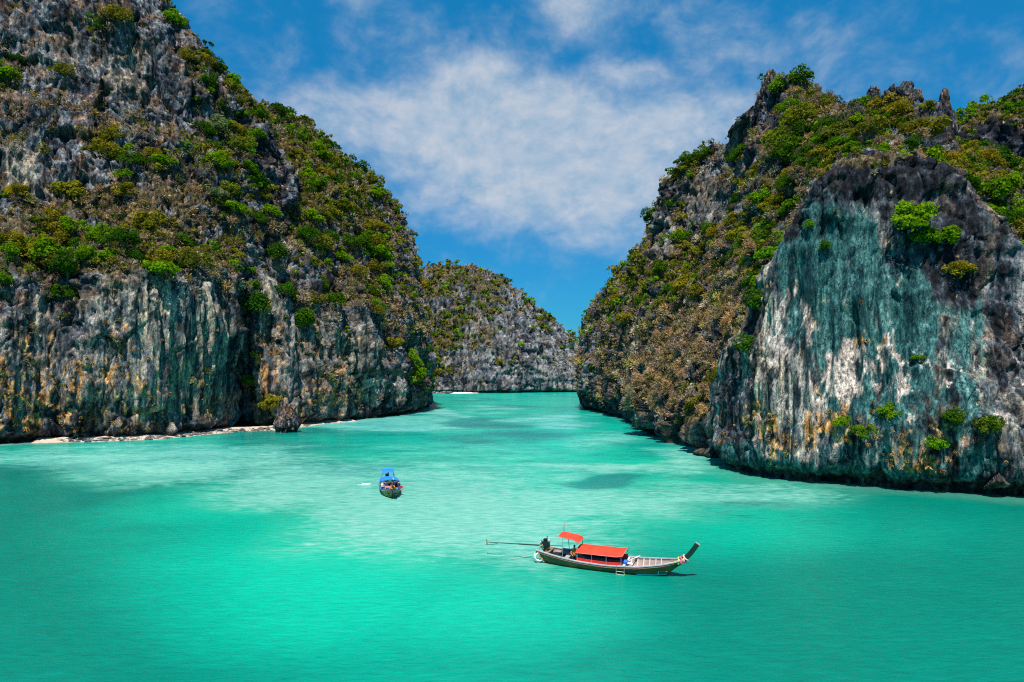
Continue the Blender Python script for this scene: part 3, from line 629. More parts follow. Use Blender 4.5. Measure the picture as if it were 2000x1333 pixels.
# ------------------------------------------------------------------ plants
def leaf_material(name, rand=True, transl=.28):
    m, g = mat_new(name)
    c = g.n('ShaderNodeAttribute', attribute_name='leaf').outputs['Color']
    if rand:
        rd = g.n('ShaderNodeObjectInfo').outputs['Random']
        c = g.mix(1.0, c, g.ramp(rd, [(0, (.62, .70, .8)), (.35, (1.0, .95, .8)), (.7, (1.3, 1.08, .7)), (1, (.8, 1.05, .9))]), 'MULTIPLY')
    d = g.n('ShaderNodeBsdfDiffuse', i_Color=c, i_Roughness=.6); t = g.n('ShaderNodeBsdfTranslucent', i_Color=g.mix(1.0, c, (1.25, 1.2, .5), 'MULTIPLY'))
    mx = g.n('ShaderNodeMixShader', i_0=transl, i_1=d.outputs[0], i_2=t.outputs[0])
    g.n('ShaderNodeOutputMaterial', i_Surface=mx.outputs[0])
    return m
M_LEAF = leaf_material('tree_leaves'); M_LEAF_S = leaf_material('scrub_leaves', False); M_TWIG = leaf_material('dry_twigs', True, .1); M_TWIG_S = leaf_material('dry_scrub', False, .1)
M_BARK = simple_mat('tree_bark', (.20, .165, .14), .95, .5, 3.0)
M_BARK_P = simple_mat('pale_dead_bark', (.40, .33, .28), .95, .35, 3.0)

def unit(r, n):
    v = r.normal(0, 1, (n, 3)); return v / np.linalg.norm(v, axis=1, keepdims=True)
def quads(pos, nrm, size, r, aspect=1.0, updir=None):
    """one quad per position, facing nrm"""
    t = unit(r, len(pos)) if updir is None else updir
    a = np.cross(nrm, t); a /= np.linalg.norm(a, axis=1, keepdims=True) + 1e-6; b = np.cross(nrm, a)
    s = np.asarray(size).reshape(-1, 1) * .5
    if updir is None: A_, B2 = a * s, b * s * aspect
    else: A_, B2 = a * s * aspect, t * s
    V = np.stack([pos - A_ * .4 - B2, pos + A_ - B2 * .2, pos + A_ * .3 + B2, pos - A_ + B2 * .3], 1)
    return V.reshape(-1, 3)
def qfaces(n): return np.arange(n * 4).reshape(n, 4)

def crown_points(r, n, lobes, flat=1.0):
    """positions and outward normals on a lumpy crown of radius about 1, sitting on z = 0"""
    lc = unit(r, lobes) * (r.random((lobes, 1))**.4) * .78; lc[:, 2] = np.abs(lc[:, 2]) * .85 * flat + .38 * flat
    lr = .18 + .28 * r.random(lobes)
    k = r.integers(0, lobes, n); d = unit(r, n); d[:, 2] = np.where(r.random(n) < .72, np.abs(d[:, 2]), d[:, 2])
    rad = lr[k][:, None] * (.62 + .45 * r.random((n, 1))**.6)
    p = lc[k] + d * rad * np.array([1, 1, .85 * flat])
    return p, d, lc, k

GREENS = {'bright': ((.045, .125, .004), (.20, .36, .012)), 'dark': ((.014, .055, .005), (.075, .17, .012)), 'olive': ((.085, .095, .008), (.30, .27, .028)), 'grey': ((.07, .11, .06), (.24, .31, .18))}
def leaf_cols(r, n, kind, k, lobes):
    lo, hi = (np.array(c) for c in GREENS[kind]); t = np.clip(r.random(lobes)[k] * .6 + r.random(n) * .55, 0, 1)[:, None]
    return lo + (hi - lo) * t
def tube(pts, rads, sides=5):
    pts = np.asarray(pts, float); V = []; n = len(pts)
    for i in range(n):
        d = pts[min(i + 1, n - 1)] - pts[max(i - 1, 0)]; d /= np.linalg.norm(d) + 1e-9
        a = np.cross(d, (0.31, .2, .93) if abs(d[2]) < .9 else (1, 0, 0)); a /= np.linalg.norm(a); b = np.cross(d, a)
        for k in range(sides):
            w = 2 * math.pi * k / sides; V.append(pts[i] + (a * math.cos(w) + b * math.sin(w)) * rads[i])
    F = [[i * sides + k, i * sides + (k + 1) % sides, (i + 1) * sides + (k + 1) % sides, (i + 1) * sides + k] for i in range(n - 1) for k in range(sides)]
    return np.array(V), np.array(F)
def join(parts):
    V, F, o = [], [], 0
    for v, f in parts: V.append(v); F.append(f + o); o += len(v)
    return np.concatenate(V), np.concatenate(F)

def proto_green(seed, kind, flat):
    r = np.random.default_rng(seed); lobes = int(r.integers(11, 18)); n = 1150
    p, d, lc, k = crown_points(r, n, lobes, flat)
    nr = d * .75 + unit(r, n) * .65; nr /= np.linalg.norm(nr, axis=1, keepdims=True)
    V = quads(p, nr, .085 + .07 * r.random(n), r); cc = np.repeat(leaf_cols(r, n, kind, k, lobes), 4, 0)
    crown = mesh_np('crown', V, qfaces(n), M_LEAF, False, {'leaf': np.concatenate([cc, np.ones((len(cc), 1))], 1)})
    parts = [tube([(0, 0, -.25), (.02, .03, .1), (.0, .0, .4)], [.055, .045, .03])]
    for L in lc[:6]: parts.append(tube([(0, 0, .12), L * .55 + np.array([0, 0, .02]), L * .95], [.03, .02, .01], 4))
    tv, tf = join(parts); trunk = mesh_np('trunk', tv, tf, M_BARK, True)
    return crown, trunk
def proto_bare(seed, leafy):
    """leafless dry-season tree: limbs, branches and a haze of twigs"""
    r = np.random.default_rng(seed); limbs = []; tw = []
    def grow(p, d, l, rad, lev):
        q = p + d * l; mid = (p + q) / 2 + r.normal(0, .06 * l, 3)
        (limbs if lev < 3 else tw).append(([p, mid, q], [rad, rad * .8, rad * .55], 4 if lev < 2 else 3))
        if lev == 4: return
        for _ in range(int(r.integers(2, 4)) if lev else 5):
            nd = d * (.75 if lev else .35) + unit(r, 1)[0] * .75; nd[2] += .18; nd /= np.linalg.norm(nd); s = .4 + .6 * r.random()
            grow(p + (q - p) * s, nd, l * (.62 + .22 * r.random()), rad * .58, lev + 1)
    grow(np.array([0., 0, -.2]), np.array([.05, .05, 1.]), .5, .06, 0)
    lv, lf = join([tube(*a) for a in limbs]); tv, tf = join([tube(a, [max(x, .008) for x in b], s) for a, b, s in tw])
    ends = np.array([a[0][2] for a in tw]); n = 520; e = ends[r.integers(0, len(ends), n)] + r.normal(0, .08, (n, 3))
    dr = unit(r, n) + np.array([0, 0, .5]); dr /= np.linalg.norm(dr, axis=1, keepdims=True)
    V = quads(e, unit(r, n), .20 + .16 * r.random(n), r, .14, dr)
    base = np.array([(.38, .25, .19), (.46, .30, .17), (.30, .22, .18)][seed % 3]); cc = np.repeat(base * (.55 + .8 * r.random((n, 1))), 4, 0)
    if leafy:
        n2 = 200; e2 = ends[r.integers(0, len(ends), n2)] + r.normal(0, .07, (n2, 3)); V = np.concatenate([V, quads(e2, unit(r, n2), .07 + .05 * r.random(n2), r)])
        cc = np.concatenate([cc, np.repeat(np.array([.30, .22, .05]) * (.5 + .8 * r.random((n2, 1))), 4, 0)])
    crown = mesh_np('twigs', V, qfaces(len(V) // 4), M_TWIG, False, {'leaf': np.concatenate([cc, np.ones((len(cc), 1))], 1)})
    trunk = mesh_np('trunk', *join([(lv, lf), (tv, tf)]), M_BARK_P, True)
    return crown, trunk
PG = {k: [proto_green(100 + i * 7 + j, k, (1.0, 1.3, .85, 1.15)[i % 4]) for i in range(4 if k != 'grey' else 2)] for j, k in enumerate(GREENS)}
PB = [proto_bare(300 + i, i % 2) for i in range(6)]

# depth of the cliffs as seen from the eye, to know which plants the view shows
ZB = np.full((168, 252), 1e9)
for s in SHEETS:
    pp_ = s.pp; ok = (s.V[:, 1] > 20) & (pp_[:, 0] > -8) & (pp_[:, 0] < 2008) & (pp_[:, 1] > -8) & (pp_[:, 1] < 1335)
    np.minimum.at(ZB, (((pp_[ok, 1] + 8) / 8).astype(int), ((pp_[ok, 0] + 8) / 8).astype(int)), s.V[ok, 1])
def seen(p, r):
    x, y = proj(p[None])[0]
    if not (-5 < x < 2003 and -5 < y < 1330): return False
    z = ZB[int((y + 8) / 8), int((x + 8) / 8)]
    return p[1] < z + r * 1.0 + .6
def scatter(s, w, cover, rlo, rhi, seed, sep=.62, hmin=4.0):
    r = np.random.default_rng(seed); w = w * s.area * s.front * (s.V[:, 2] > hmin) * (s.pp[:, 0] > -260) * (s.pp[:, 0] < 2260)
    tot = w.sum(); rm = (rlo + rhi) / 2; n = int(cover * tot / (math.pi * rm * rm))
    idx = r.choice(len(w), min(n * 3, 60000), p=w / tot); out = []; cell = rhi * 2; grid = {}
    for i in idx:
        if len(out) >= n: break
        p = s.V[i]; rad = rlo + (rhi - rlo) * r.random()**1.7; key = tuple((p // cell).astype(int)); bad = False
        for dx in (-1, 0, 1):
            for dy in (-1, 0, 1):
                for dz in (-1, 0, 1):
                    for (q, qr) in grid.get((key[0] + dx, key[1] + dy, key[2] + dz), ()):
                        if (q[0] - p[0])**2 + (q[1] - p[1])**2 + (q[2] - p[2])**2 < (sep * (rad + qr))**2: bad = True; break
                    if bad: break
                if bad: break
            if bad: break
        if bad: continue
        grid.setdefault(key, []).append((p, rad)); out.append((p, rad, s.N[i], s.patch[i]))
    return out
SH = {s.name: s for s in SHEETS}
def hold(s, a=.10): return (a + (1 - a) * s.slope) * (1 - .8 * s.wl)
#            sheet, green cover, green radii, dry cover, dry radii
SPEC = {'cliff_left': (3.4, (1.2, 4.4), 2.0, (.7, 2.2)), 'headland_left': (3.4, (1.5, 5.0), 2.1, (1.0, 2.6)), 'cliff_far': (2.4, (2.2, 5.4), 1.6, (1.6, 3.6)),
        'cliff_right': (3.2, (1.2, 4.0), 2.6, (.9, 2.8)), 'cliff_beyond': (3.0, (1.5, 3.6), .8, (1.2, 2.2)), 'cliff_wall_right': (1.2, (.5, 1.3), 1.2, (.4, .9))}
green, dry = [], []
for j, (nm, (gc, gr_, dc_, drr)) in enumerate(SPEC.items()):
    s = SH[nm]
    green += [(p, rad, n, pt, nm) for p, rad, n, pt in scatter(s, s.veg**1.4 * hold(s) * (.12 + 1.5 * smooth(s.patch + .55 * s.veg, .05, .5)), gc, *gr_, 500 + j)]
    dry += [(p, rad, n, pt, nm) for p, rad, n, pt in scatter(s, s.dry**1.2 * hold(s, .16) * (.10 + 1.4 * smooth(s.patch2 + .5 * s.dry, .08, .5)), dc_, *drr, 600 + j)]
# single trees that stand out on the bare walls and crests
def near(nm, px, py):
    s = SH[nm]; d = (s.pp[:, 0] - px)**2 + (s.pp[:, 1] - py)**2 + np.where(s.front, 0, 1e9); c = np.argsort(d)[:60]
    i = c[np.argmin(s.V[c, 1])]; return s.V[i], s.N[i], i
FEATURE = [('cliff_wall_right', 1762, 445, 3.0, 'bright'), ('cliff_wall_right', 1800, 478, 2.0, 'bright'), ('cliff_wall_right', 1825, 482, 2.4, 'bright'), ('cliff_wall_right', 1722, 812, 1.7, 'bright'), ('cliff_wall_right', 1690, 858, 1.3, 'bright'),
           ('cliff_wall_right', 1815, 885, 1.5, 'bright'), ('cliff_wall_right', 1632, 828, 1.1, 'bright'), ('cliff_wall_right', 1850, 842, 1.4, 'dark'), ('cliff_wall_right', 1930, 826, 1.5, 'dark'), ('cliff_wall_right', 1576, 444, 1.1, 'bright'),
           ('cliff_wall_right', 1880, 530, 1.7, 'olive'), ('cliff_wall_right', 1610, 500, 1.0, 'dark'), ('cliff_wall_right', 1480, 610, 2.4, 'dark'), ('cliff_wall_right', 1460, 690, 1.8, 'dark'), ('cliff_wall_right', 1925, 850, 1.4, 'olive'), ('cliff_wall_right', 1780, 700, .8, 'bright'),
           ('cliff_left', 440, 262, 4.2, 'grey'), ('cliff_left', 425, 380, 3.4, 'grey'), ('cliff_left', 430, 325, 4.0, 'bright'), ('cliff_left', 320, 318, 3.6, 'bright'), ('cliff_left', 15, 150, 4.0, 'bright'), ('cliff_left', 250, 345, 2.2, 'bright'), ('cliff_left', 150, 445, 3.0, 'bright'), ('cliff_left', 75, 500, 4.4, 'bright'), ('cliff_left', 305, 530, 4.2, 'bright'), ('cliff_left', 120, 540, 3.6, 'dark'),
           ('headland_left', 625, 372, 5.0, 'bright'), ('headland_left', 745, 505, 5.4, 'bright'), ('headland_left', 755, 570, 5.0, 'bright'), ('headland_left', 650, 470, 3.4, 'dark'), ('headland_left', 812, 735, 4.6, 'bright'), ('headland_left', 730, 470, 4.4, 'bright'), ('headland_left', 545, 222, 4.0, 'dark'),
           ('cliff_right', 1640, 285, 2.8, 'bright'), ('cliff_right', 1565, 322, 2.4, 'dark'), ('cliff_right', 1580, 420, 2.0, 'dark'), ('cliff_right', 1540, 215, 2.6, 'bright'), ('cliff_right', 1340, 320, 4.0, 'dark'), ('cliff_right', 1375, 305, 3.6, 'dark'), ('cliff_right', 1930, 400, 3.4, 'bright'), ('cliff_right', 1885, 420, 3.2, 'dark'), ('cliff_right', 1975, 370, 2.6, 'bright')]
feat = []
for nm, px, py, rad, kd in FEATURE:
    p, n, i = near(nm, px, py); feat.append((p, rad, n, 0, nm, kd))
def px_rad(t): return t[1] * 682 / t[0][1]
green.sort(key=px_rad, reverse=True); dry.sort(key=px_rad, reverse=True)
def split(lst, n):
    a, b = [], []
    for t in lst: (a if len(a) < n and seen(t[0] + t[2] * t[1], t[1]) else b).append(t)
    return a, b
g_ind, g_rest = split(green, 255); d_ind, d_rest = split(dry, 170)
r0 = np.random.default_rng(77)
def kind_of(t): 
    u = (r0.random() - .5) * 1.1 - t[3] * .3
    return 'olive' if u < -.06 else ('dark' if u > .22 else 'bright')

ORD = ['first', 'second', 'third', 'fourth', 'fifth', 'sixth', 'seventh', 'eighth', 'ninth', 'tenth', 'eleventh', 'twelfth', 'thirteenth', 'fourteenth', 'fifteenth', 'sixteenth', 'seventeenth', 'eighteenth', 'nineteenth', 'twentieth'] + ['%dth' % k for k in range(21, 200)]
def zone(nm, px, py):
    if nm == 'cliff_left':
        return 'beside the crest of the left cliff' if py < 160 else 'on the upper face of left cliff' if py < 300 else 'on the middle face of left cliff' if py < 410 else 'on the ledge above the fluted wall' if py < 560 else 'on the lower wall of left cliff'
    if nm == 'headland_left':
        return 'near the top of rounded left headland' if py < 330 else 'halfway up the rounded left headland' if py < 480 else 'on the steep flank of left headland' if py < 620 else 'low on the left headland above water'
    if nm == 'cliff_far': return 'on the top of the far cliff' if py < 600 else 'on the face of the far cliff'
    if nm == 'cliff_beyond': return 'on the dark cliff at right edge'
    if nm == 'cliff_wall_right': return 'on the rim of the streaked wall' if py < 400 else 'halfway up the streaked right wall' if py < 720 else 'low on the streaked right wall'
    if px > 1820: return 'on green slope right of rock needle'
    if px > 1450 and py < 420: return 'between the peaks above streaked wall' if px > 1600 else 'on the slope under left peak'
    return 'high on the brown right slope' if py < 520 else 'halfway up the brown right slope' if py < 680 else 'low on brown right slope above water'
recs = []
for t in feat: recs.append((t, 'green', t[5]))
for t in g_ind: recs.append((t, 'green', kind_of(t)))
for t in d_ind: recs.append((t, 'bare', 'pinkish-brown'))
names = {'bright': 'bright green', 'dark': 'dark green', 'olive': 'olive green', 'grey': 'silvery grey-green'}
from collections import defaultdict
byk = defaultdict(list)
for t, typ, kd in recs:
    px, py = proj((t[0] + np.array([0, 0, t[1] * .5]))[None])[0]
    size = ('large ' if px_rad(t) > (13 if typ == 'green' else 8) else '') 
    what = size + (names[kd] + ' leafy tree' if typ == 'green' else 'leafless brown tree')
    byk[(what, zone(t[4], px, py))].append((px, t, typ, kd))
for (what, zn), lst in byk.items():
    lst.sort(key=lambda a: a[0])
    for j, (px, t, typ, kd) in enumerate(lst):
        p, rad, n = t[0], t[1], t[2]
        up = np.array(n) * .45 + np.array([0, 0, .8]); up /= np.linalg.norm(up)
        e = link('tree' if typ == 'green' else 'bare_tree', None, loc=tuple(p - n * .15 * rad), category='tree', group=('green trees growing on the cliffs' if typ == 'green' else 'leafless trees growing on the cliffs'))
        e['label'] = what + (', ' if len(lst) == 1 else ', %s from left, ' % ORD[j] if j < len(lst) - 1 or j == 0 else ', rightmost, ') + zn
        q = Vector((0, 0, 1)).rotation_difference(Vector(up)) @ Matrix.Rotation(r0.random() * 6.28, 3, 'Z').to_quaternion()
        e.rotation_mode = 'QUATERNION'; e.rotation_quaternion = q
        sc3 = rad * (.9 + .25 * r0.random()); e.scale = (sc3 * (1.1 if typ == 'green' else 1.15), sc3 * 1.1, sc3 * (.95 if typ == 'green' else 1.15))
        lib = PG[kd] if typ == 'green' else PB
        cm, tm = lib[int(r0.integers(0, len(lib)))]
        link('crown' if typ == 'green' else 'twigs', cm, e); link('trunk', tm, e)

# the rest of the growth, too thick to count: one mass of each kind
def leaf_mass(name, label, lst, mat, fn, seed):
    r = np.random.default_rng(seed); Vs, Cs = [], []
    for t in lst:
        v, c = fn(r, t); Vs.append(v); Cs.append(c)
    V = np.concatenate(Vs); C = np.concatenate(Cs)
    me = mesh_np(name, V, qfaces(len(V) // 4), mat, False, {'leaf': np.concatenate([C, np.ones((len(C), 1))], 1)})
    return link(name, me, kind='stuff', label=label)
def f_green(r, t):
    p, rad, n = t[0], t[1], t[2]; pr = px_rad(t); k_ = int(np.clip(pr * pr * 1.7, 22, 210)); lobes = int(r.integers(4, 9))
    q, d, lc, k = crown_points(r, k_, lobes, .9 + .3 * r.random()); nr = d * .75 + unit(r, k_) * .65; nr /= np.linalg.norm(nr, axis=1, keepdims=True)
    sz = max(.20, 1.75 * p[1] / 682) * (.8 + .6 * r.random(k_))
    pos = p + (q * rad * 1.05) + np.array(n) * rad * .22 - np.array([0, 0, .25 * rad])
    kd = kind_of(t); cc = leaf_cols(r, k_, kd, k, lobes) * (.75 + .5 * r.random())
    return quads(pos, nr, sz, r), np.repeat(cc, 4, 0)
DRYC = np.array([(.38, .25, .18), (.44, .28, .15), (.28, .20, .16), (.50, .33, .12), (.28, .24, .07), (.48, .38, .28)])
def f_dry(r, t):
    p, rad, n = t[0], t[1], t[2]; pr = px_rad(t); k_ = int(np.clip(pr * pr * 2.2, 16, 90))
    d = unit(r, k_) + np.array(n) * .6 + np.array([0, 0, .45]); d /= np.linalg.norm(d, axis=1, keepdims=True)
    pos = p + d * rad * (.25 + .75 * r.random((k_, 1))) + np.array(n) * rad * .1
    sz = np.maximum(.55 * rad, 2.2 * p[1] / 682) * (.5 + .7 * r.random(k_))
    nr = unit(r, k_); dd = d + unit(r, k_) * .7; dd /= np.linalg.norm(dd, axis=1, keepdims=True)
    cc = DRYC[r.integers(0, len(DRYC))] * (.6 + .7 * r.random()) * (.55 + .75 * r.random((k_, 1)))
    return quads(pos, nr, sz, r, .26, dd), np.repeat(cc, 4, 0)
carpet = []
for j, (nm, cov, rl, rh) in enumerate((('cliff_left', .55, .5, 1.2), ('headland_left', .6, .6, 1.5), ('cliff_right', .7, .5, 1.4), ('cliff_far', .6, 1.4, 2.6))):
    s = SH[nm]; wc_ = np.maximum(s.veg, s.dry) * hold(s, .12) * (1 - .8 * s.wl)
    carpet += [(p, rad, n, pt, nm) for p, rad, n, pt in scatter(s, wc_, cov, rl, rh, 800 + j, .5)]
CARC = np.array([(.10, .12, .015), (.17, .16, .025), (.22, .17, .07), (.30, .20, .11), (.13, .11, .05), (.07, .10, .012), (.34, .25, .12)])
def f_carpet(r, t):
    p, rad, n = t[0], t[1], np.array(t[2]); k_ = int(np.clip(px_rad(t)**2 * 2.6, 12, 34))
    d = unit(r, k_) + n * .5 + np.array([0, 0, .3]); d /= np.linalg.norm(d, axis=1, keepdims=True)
    pos = p + d * rad * (.2 + .7 * r.random((k_, 1))); nr = d + unit(r, k_) * .8; nr /= np.linalg.norm(nr, axis=1, keepdims=True)
    sz = max(.22, 1.6 * p[1] / 682) * (.7 + .8 * r.random(k_)); cc = CARC[r.integers(0, len(CARC))] * (.55 + .8 * r.random((k_, 1)))
    return quads(pos, nr, sz, r, .6), np.repeat(cc, 4, 0)
leaf_mass('low_scrub', 'low mixed green and brown scrub carpeting the earthy slopes', carpet, M_LEAF_S, f_carpet, 14)
leaf_mass('green_undergrowth', 'dense green bushes covering the ledges and slopes of the cliffs', g_rest, M_LEAF_S, f_green, 11)
leaf_mass('dry_scrub', 'leafless brown scrub covering the slopes of the cliffs', d_rest, M_TWIG_S, f_dry, 12)
tuft = []
for j, (nm, cov) in enumerate((('cliff_left', .42), ('headland_left', .38), ('cliff_wall_right', 1.0), ('cliff_right', .12))):
    s = SH[nm]; ow = np.clip(s.org + s.patch * .5, 0, 1)**1.5 + .035 if nm != 'cliff_wall_right' else np.clip(s.org - .1 + s.patch * .3, 0, 1)**1.5 + .002
    tuft += [(p, rad, n, pt, nm) for p, rad, n, pt in scatter(s, ow * np.where(s.wl > .9, .5, 1), cov, .35, .95 if nm != 'cliff_wall_right' else .7, 700 + j, .8, 2.5)]
TUFC = np.array([(.42, .20, .055), (.52, .29, .09), (.36, .16, .05), (.50, .36, .17), (.30, .22, .06)])
def f_tuft(r, t):
    p, rad, n = t[0], t[1], np.array(t[2]); k_ = int(np.clip((px_rad(t))**2 * 4, 14, 46))
    d = unit(r, k_) * .8 + n * .8 + np.array([0, 0, -.55]); d /= np.linalg.norm(d, axis=1, keepdims=True)
    pos = p + d * rad * .55 * (.3 + r.random((k_, 1))) + n * .1
    sz = np.maximum(rad * .8, 1.6 * p[1] / 682) * (.5 + .6 * r.random(k_))
    cc = TUFC[r.integers(0, len(TUFC))] * (.55 + .8 * r.random((k_, 1)))
    return quads(pos, unit(r, k_), sz, r, .3, d), np.repeat(cc, 4, 0)
leaf_mass('dry_grass', 'tufts of orange dry grass hanging on the rock walls', tuft, M_TWIG_S, f_tuft, 13)
print('plants', len(green), len(dry), len(tuft), 'tris', sum(len(o.data.polygons) * 2 for o in bpy.data.objects if o.type == 'MESH' and o.parent is None))

# ------------------------------------------------------------------ boats and people
def pm(name, col, rough=.5, var=.25, scale=5.0, **k): return simple_mat(name, col, rough, var, scale, **k)
M_HULL1 = pm('weathered_green_hull', (.080, .064, .020), .6, .6, 1.2, col2=(.25, .13, .042), bump=.25)
M_HULL2 = pm('green_yellow_hull', (.08, .12, .03), .5, .6, 3.0, col2=(.22, .15, .02))
M_WOODP = pm('bleached_deck', (.46, .34, .29), .85, .35, 3.0); M_WOODB = pm('brown_deck', (.30, .19, .09), .8, .4, 3.0)
M_GREY = pm('pale_gunwale', (.42, .45, .46), .6, .25, 4.0); M_PINKL = pm('pink_rubbing_strip', (.55, .22, .18), .6, .3, 4.0)
M_BLUEG = pm('blue_gunwale', (.05, .22, .55), .5, .25, 4.0); M_CYAN = pm('light_blue_stripe', (.12, .50, .55), .5, .2, 3.0)
M_RUST = pm('red_lead_bottom', (.42, .10, .03), .7, .4, 3.0); M_RED = pm('red_canvas', (.80, .060, .020), .8, .34, 1.3, bump=.3); M_REDD = pm('red_cloth', (.72, .03, .02), .8, .2, 2.0)
M_BLUEC = pm('blue_canvas', (.01, .22, .80), .75, .15, 2.0); M_WHITE = pm('white_paint', (.78, .77, .74), .5, .15, 4.0); M_DARK = pm('black_tar', (.012, .015, .017), .6, .5, 4.0)
M_PROW = pm('dark_green_prow', (.010, .040, .024), .5, .3, 4.0); M_ENG = pm('oily_engine', (.018, .026, .026), .4, .5, 9.0, metal=.3); M_ENGT = pm('teal_engine_cover', (.10, .36, .38), .45, .3, 6.0)
M_STEEL = pm('galvanised_steel', (.45, .47, .48), .4, .3, 6.0, metal=.7); M_SHAFT = pm('green_shaft', (.012, .055, .045), .45, .4, 4.0); M_BLUEN = pm('navy_tarpaulin', (.012, .03, .10), .7, .4, 4.0)
M_PINK = pm('pink_ribbon', (.80, .10, .28), .7, .2, 6.0); M_CREAM = pm('cream_ribbon', (.80, .62, .45), .7, .2, 6.0); M_LIME = pm('lime_ribbon', (.55, .70, .08), .7, .2, 6.0); M_ORNG = pm('orange_cloth', (.75, .22, .02), .75, .25, 6.0)
M_ROPE = pm('ochre_rope', (.55, .34, .10), .9, .4, 12.0); M_BUOY = pm('pink_float', (.75, .02, .16), .4, .1, 4.0); M_BLUEB = pm('blue_bag', (.03, .16, .60), .6, .3, 5.0)
M_SKIN = pm('skin', (.42, .22, .14), .55, .15, 8.0); M_SKINP = pm('fair_skin', (.62, .37, .28), .55, .15, 8.0); M_HAIR = pm('black_hair', (.010, .008, .007), .5, .4, 20.0); M_TROU = pm('dark_trousers', (.02, .022, .03), .8, .3, 8.0)
M_SHIRTP = pm('pink_shirt', (.80, .22, .26), .8, .2, 8.0); M_SHIRTN = pm('navy_shirt', (.02, .04, .14), .8, .2, 8.0); M_PURP = pm('purple_ribbon', (.25, .08, .50), .7, .2, 6.0)

def box(c, s, rot=None):
    V = np.array([[x, y, z] for x in (-.5, .5) for y in (-.5, .5) for z in (-.5, .5)]) * np.array(s)
    if rot is not None: V = V @ np.array(Matrix.Rotation(rot[0], 3, rot[1])).T
    F = np.array([[0, 1, 3, 2], [4, 6, 7, 5], [0, 4, 5, 1], [2, 3, 7, 6], [0, 2, 6, 4], [1, 5, 7, 3]])
    return V + np.array(c), F
def sweep(pts, w, h, up=(0, 0, 1)):
    """rectangular section along a line; w across, h along up"""
    pts = np.asarray(pts, float); V = []; n = len(pts); up = np.array(up, float)
    w = np.broadcast_to(w, n); h = np.broadcast_to(h, n)
    for i in range(n):
        d = pts[min(i + 1, n - 1)] - pts[max(i - 1, 0)]; d /= np.linalg.norm(d); a = np.cross(d, up); a /= np.linalg.norm(a) + 1e-9; b = np.cross(a, d)
        for sa, sb in ((-1, -1), (1, -1), (1, 1), (-1, 1)): V.append(pts[i] + a * sa * w[i] / 2 + b * sb * h[i] / 2)
    F = [[i * 4 + k, i * 4 + (k + 1) % 4, i * 4 + 4 + (k + 1) % 4, i * 4 + 4 + k] for i in range(n - 1) for k in range(4)]
    F += [[0, 3, 2, 1], [n * 4 - 4, n * 4 - 3, n * 4 - 2, n * 4 - 1]]
    return np.array(V), np.array(F)
def ring(c, R0, r0_, nrm, seg=20, sides=8):
    n = Vector(nrm).normalized(); q = Vector((0, 0, 1)).rotation_difference(n).to_matrix(); q = np.array(q); V = []
    for i in range(seg):
        a = 2 * math.pi * i / seg
        for k in range(sides):
            b = 2 * math.pi * k / sides; V.append(((R0 + r0_ * math.cos(b)) * math.cos(a), (R0 + r0_ * math.cos(b)) * math.sin(a), r0_ * math.sin(b)))
    F = [[i * sides + k, ((i + 1) % seg) * sides + k, ((i + 1) % seg) * sides + (k + 1) % sides, i * sides + (k + 1) % sides] for i in range(seg) for k in range(sides)]
    return np.array(V) @ q.T + np.array(c), np.array(F)
def blob(c, s, seed=0, amp=.15, seg=14):
    V = []; r = np.random.default_rng(seed)
    for i in range(seg + 1):
        t = math.pi * i / seg
        for k in range(seg): a = 2 * math.pi * k / seg; V.append((math.sin(t) * math.cos(a), math.sin(t) * math.sin(a), math.cos(t)))
    V = np.array(V); V = V * (1 + amp * fbm(V * 1.6 + seed * 3, 2, seed))[:, None] * np.array(s) + np.array(c)
    F = [[i * seg + k, i * seg + (k + 1) % seg, (i + 1) * seg + (k + 1) % seg, (i + 1) * seg + k] for i in range(seg) for k in range(seg)]
    return V, np.array(F)
def part(name, vf, mat, parent, smooth_=False, bevel=0.0, **props):
    if isinstance(vf, list): vf = join(vf)
    o = link(name, mesh_np(name, vf[0], vf[1], mat, smooth_), parent, **props)
    if bevel:
        b = o.modifiers.new('bevel', 'BEVEL'); b.width = bevel; b.segments = 2
    return o

L0, L1 = -5.2, 5.75
def half_beam(t, B): return B * np.interp(t, [0, .08, .2, .38, .55, .72, .86, .95, 1.0], [.50, .66, .86, .99, 1.0, .90, .62, .30, .05])
def sheer(t): return np.interp(t, [0, .12, .3, .5, .7, .85, .94, 1], [1.0, .84, .66, .60, .70, .92, 1.12, 1.34])
def keel(t): return np.interp(t, [0, .08, .25, .7, .9, 1], [.02, -.12, -.34, -.34, -.24, -.1])
def hull_grid(B, inset=0.0, zadd=0.0, nt=60, ns=12):
    G_ = []
    for t in np.linspace(0, 1, nt):
        b = max(half_beam(t, B) - inset, .012); zs = sheer(t) + zadd; zk = keel(t) + (.10 if inset else 0)
        row = []
        for s in np.linspace(-1, 1, 2 * ns + 1):
            a = abs(s); y = b * a**.62 * np.sign(s); z = zk + (zs - zk) * a**1.75
            rake = -1.42 * smooth(np.array(t), .72, 1.0) * (1 - (z - zk) / max(zs - zk, .01))        # raked stem
            rs = .55 * smooth(np.array(t), .16, 0.0) * (1 - (z - zk) / max(zs - zk, .01))
            row.append((L0 + (L1 - L0) * t + rake + rs, y, z))
        G_.append(row)
    return np.array(G_)
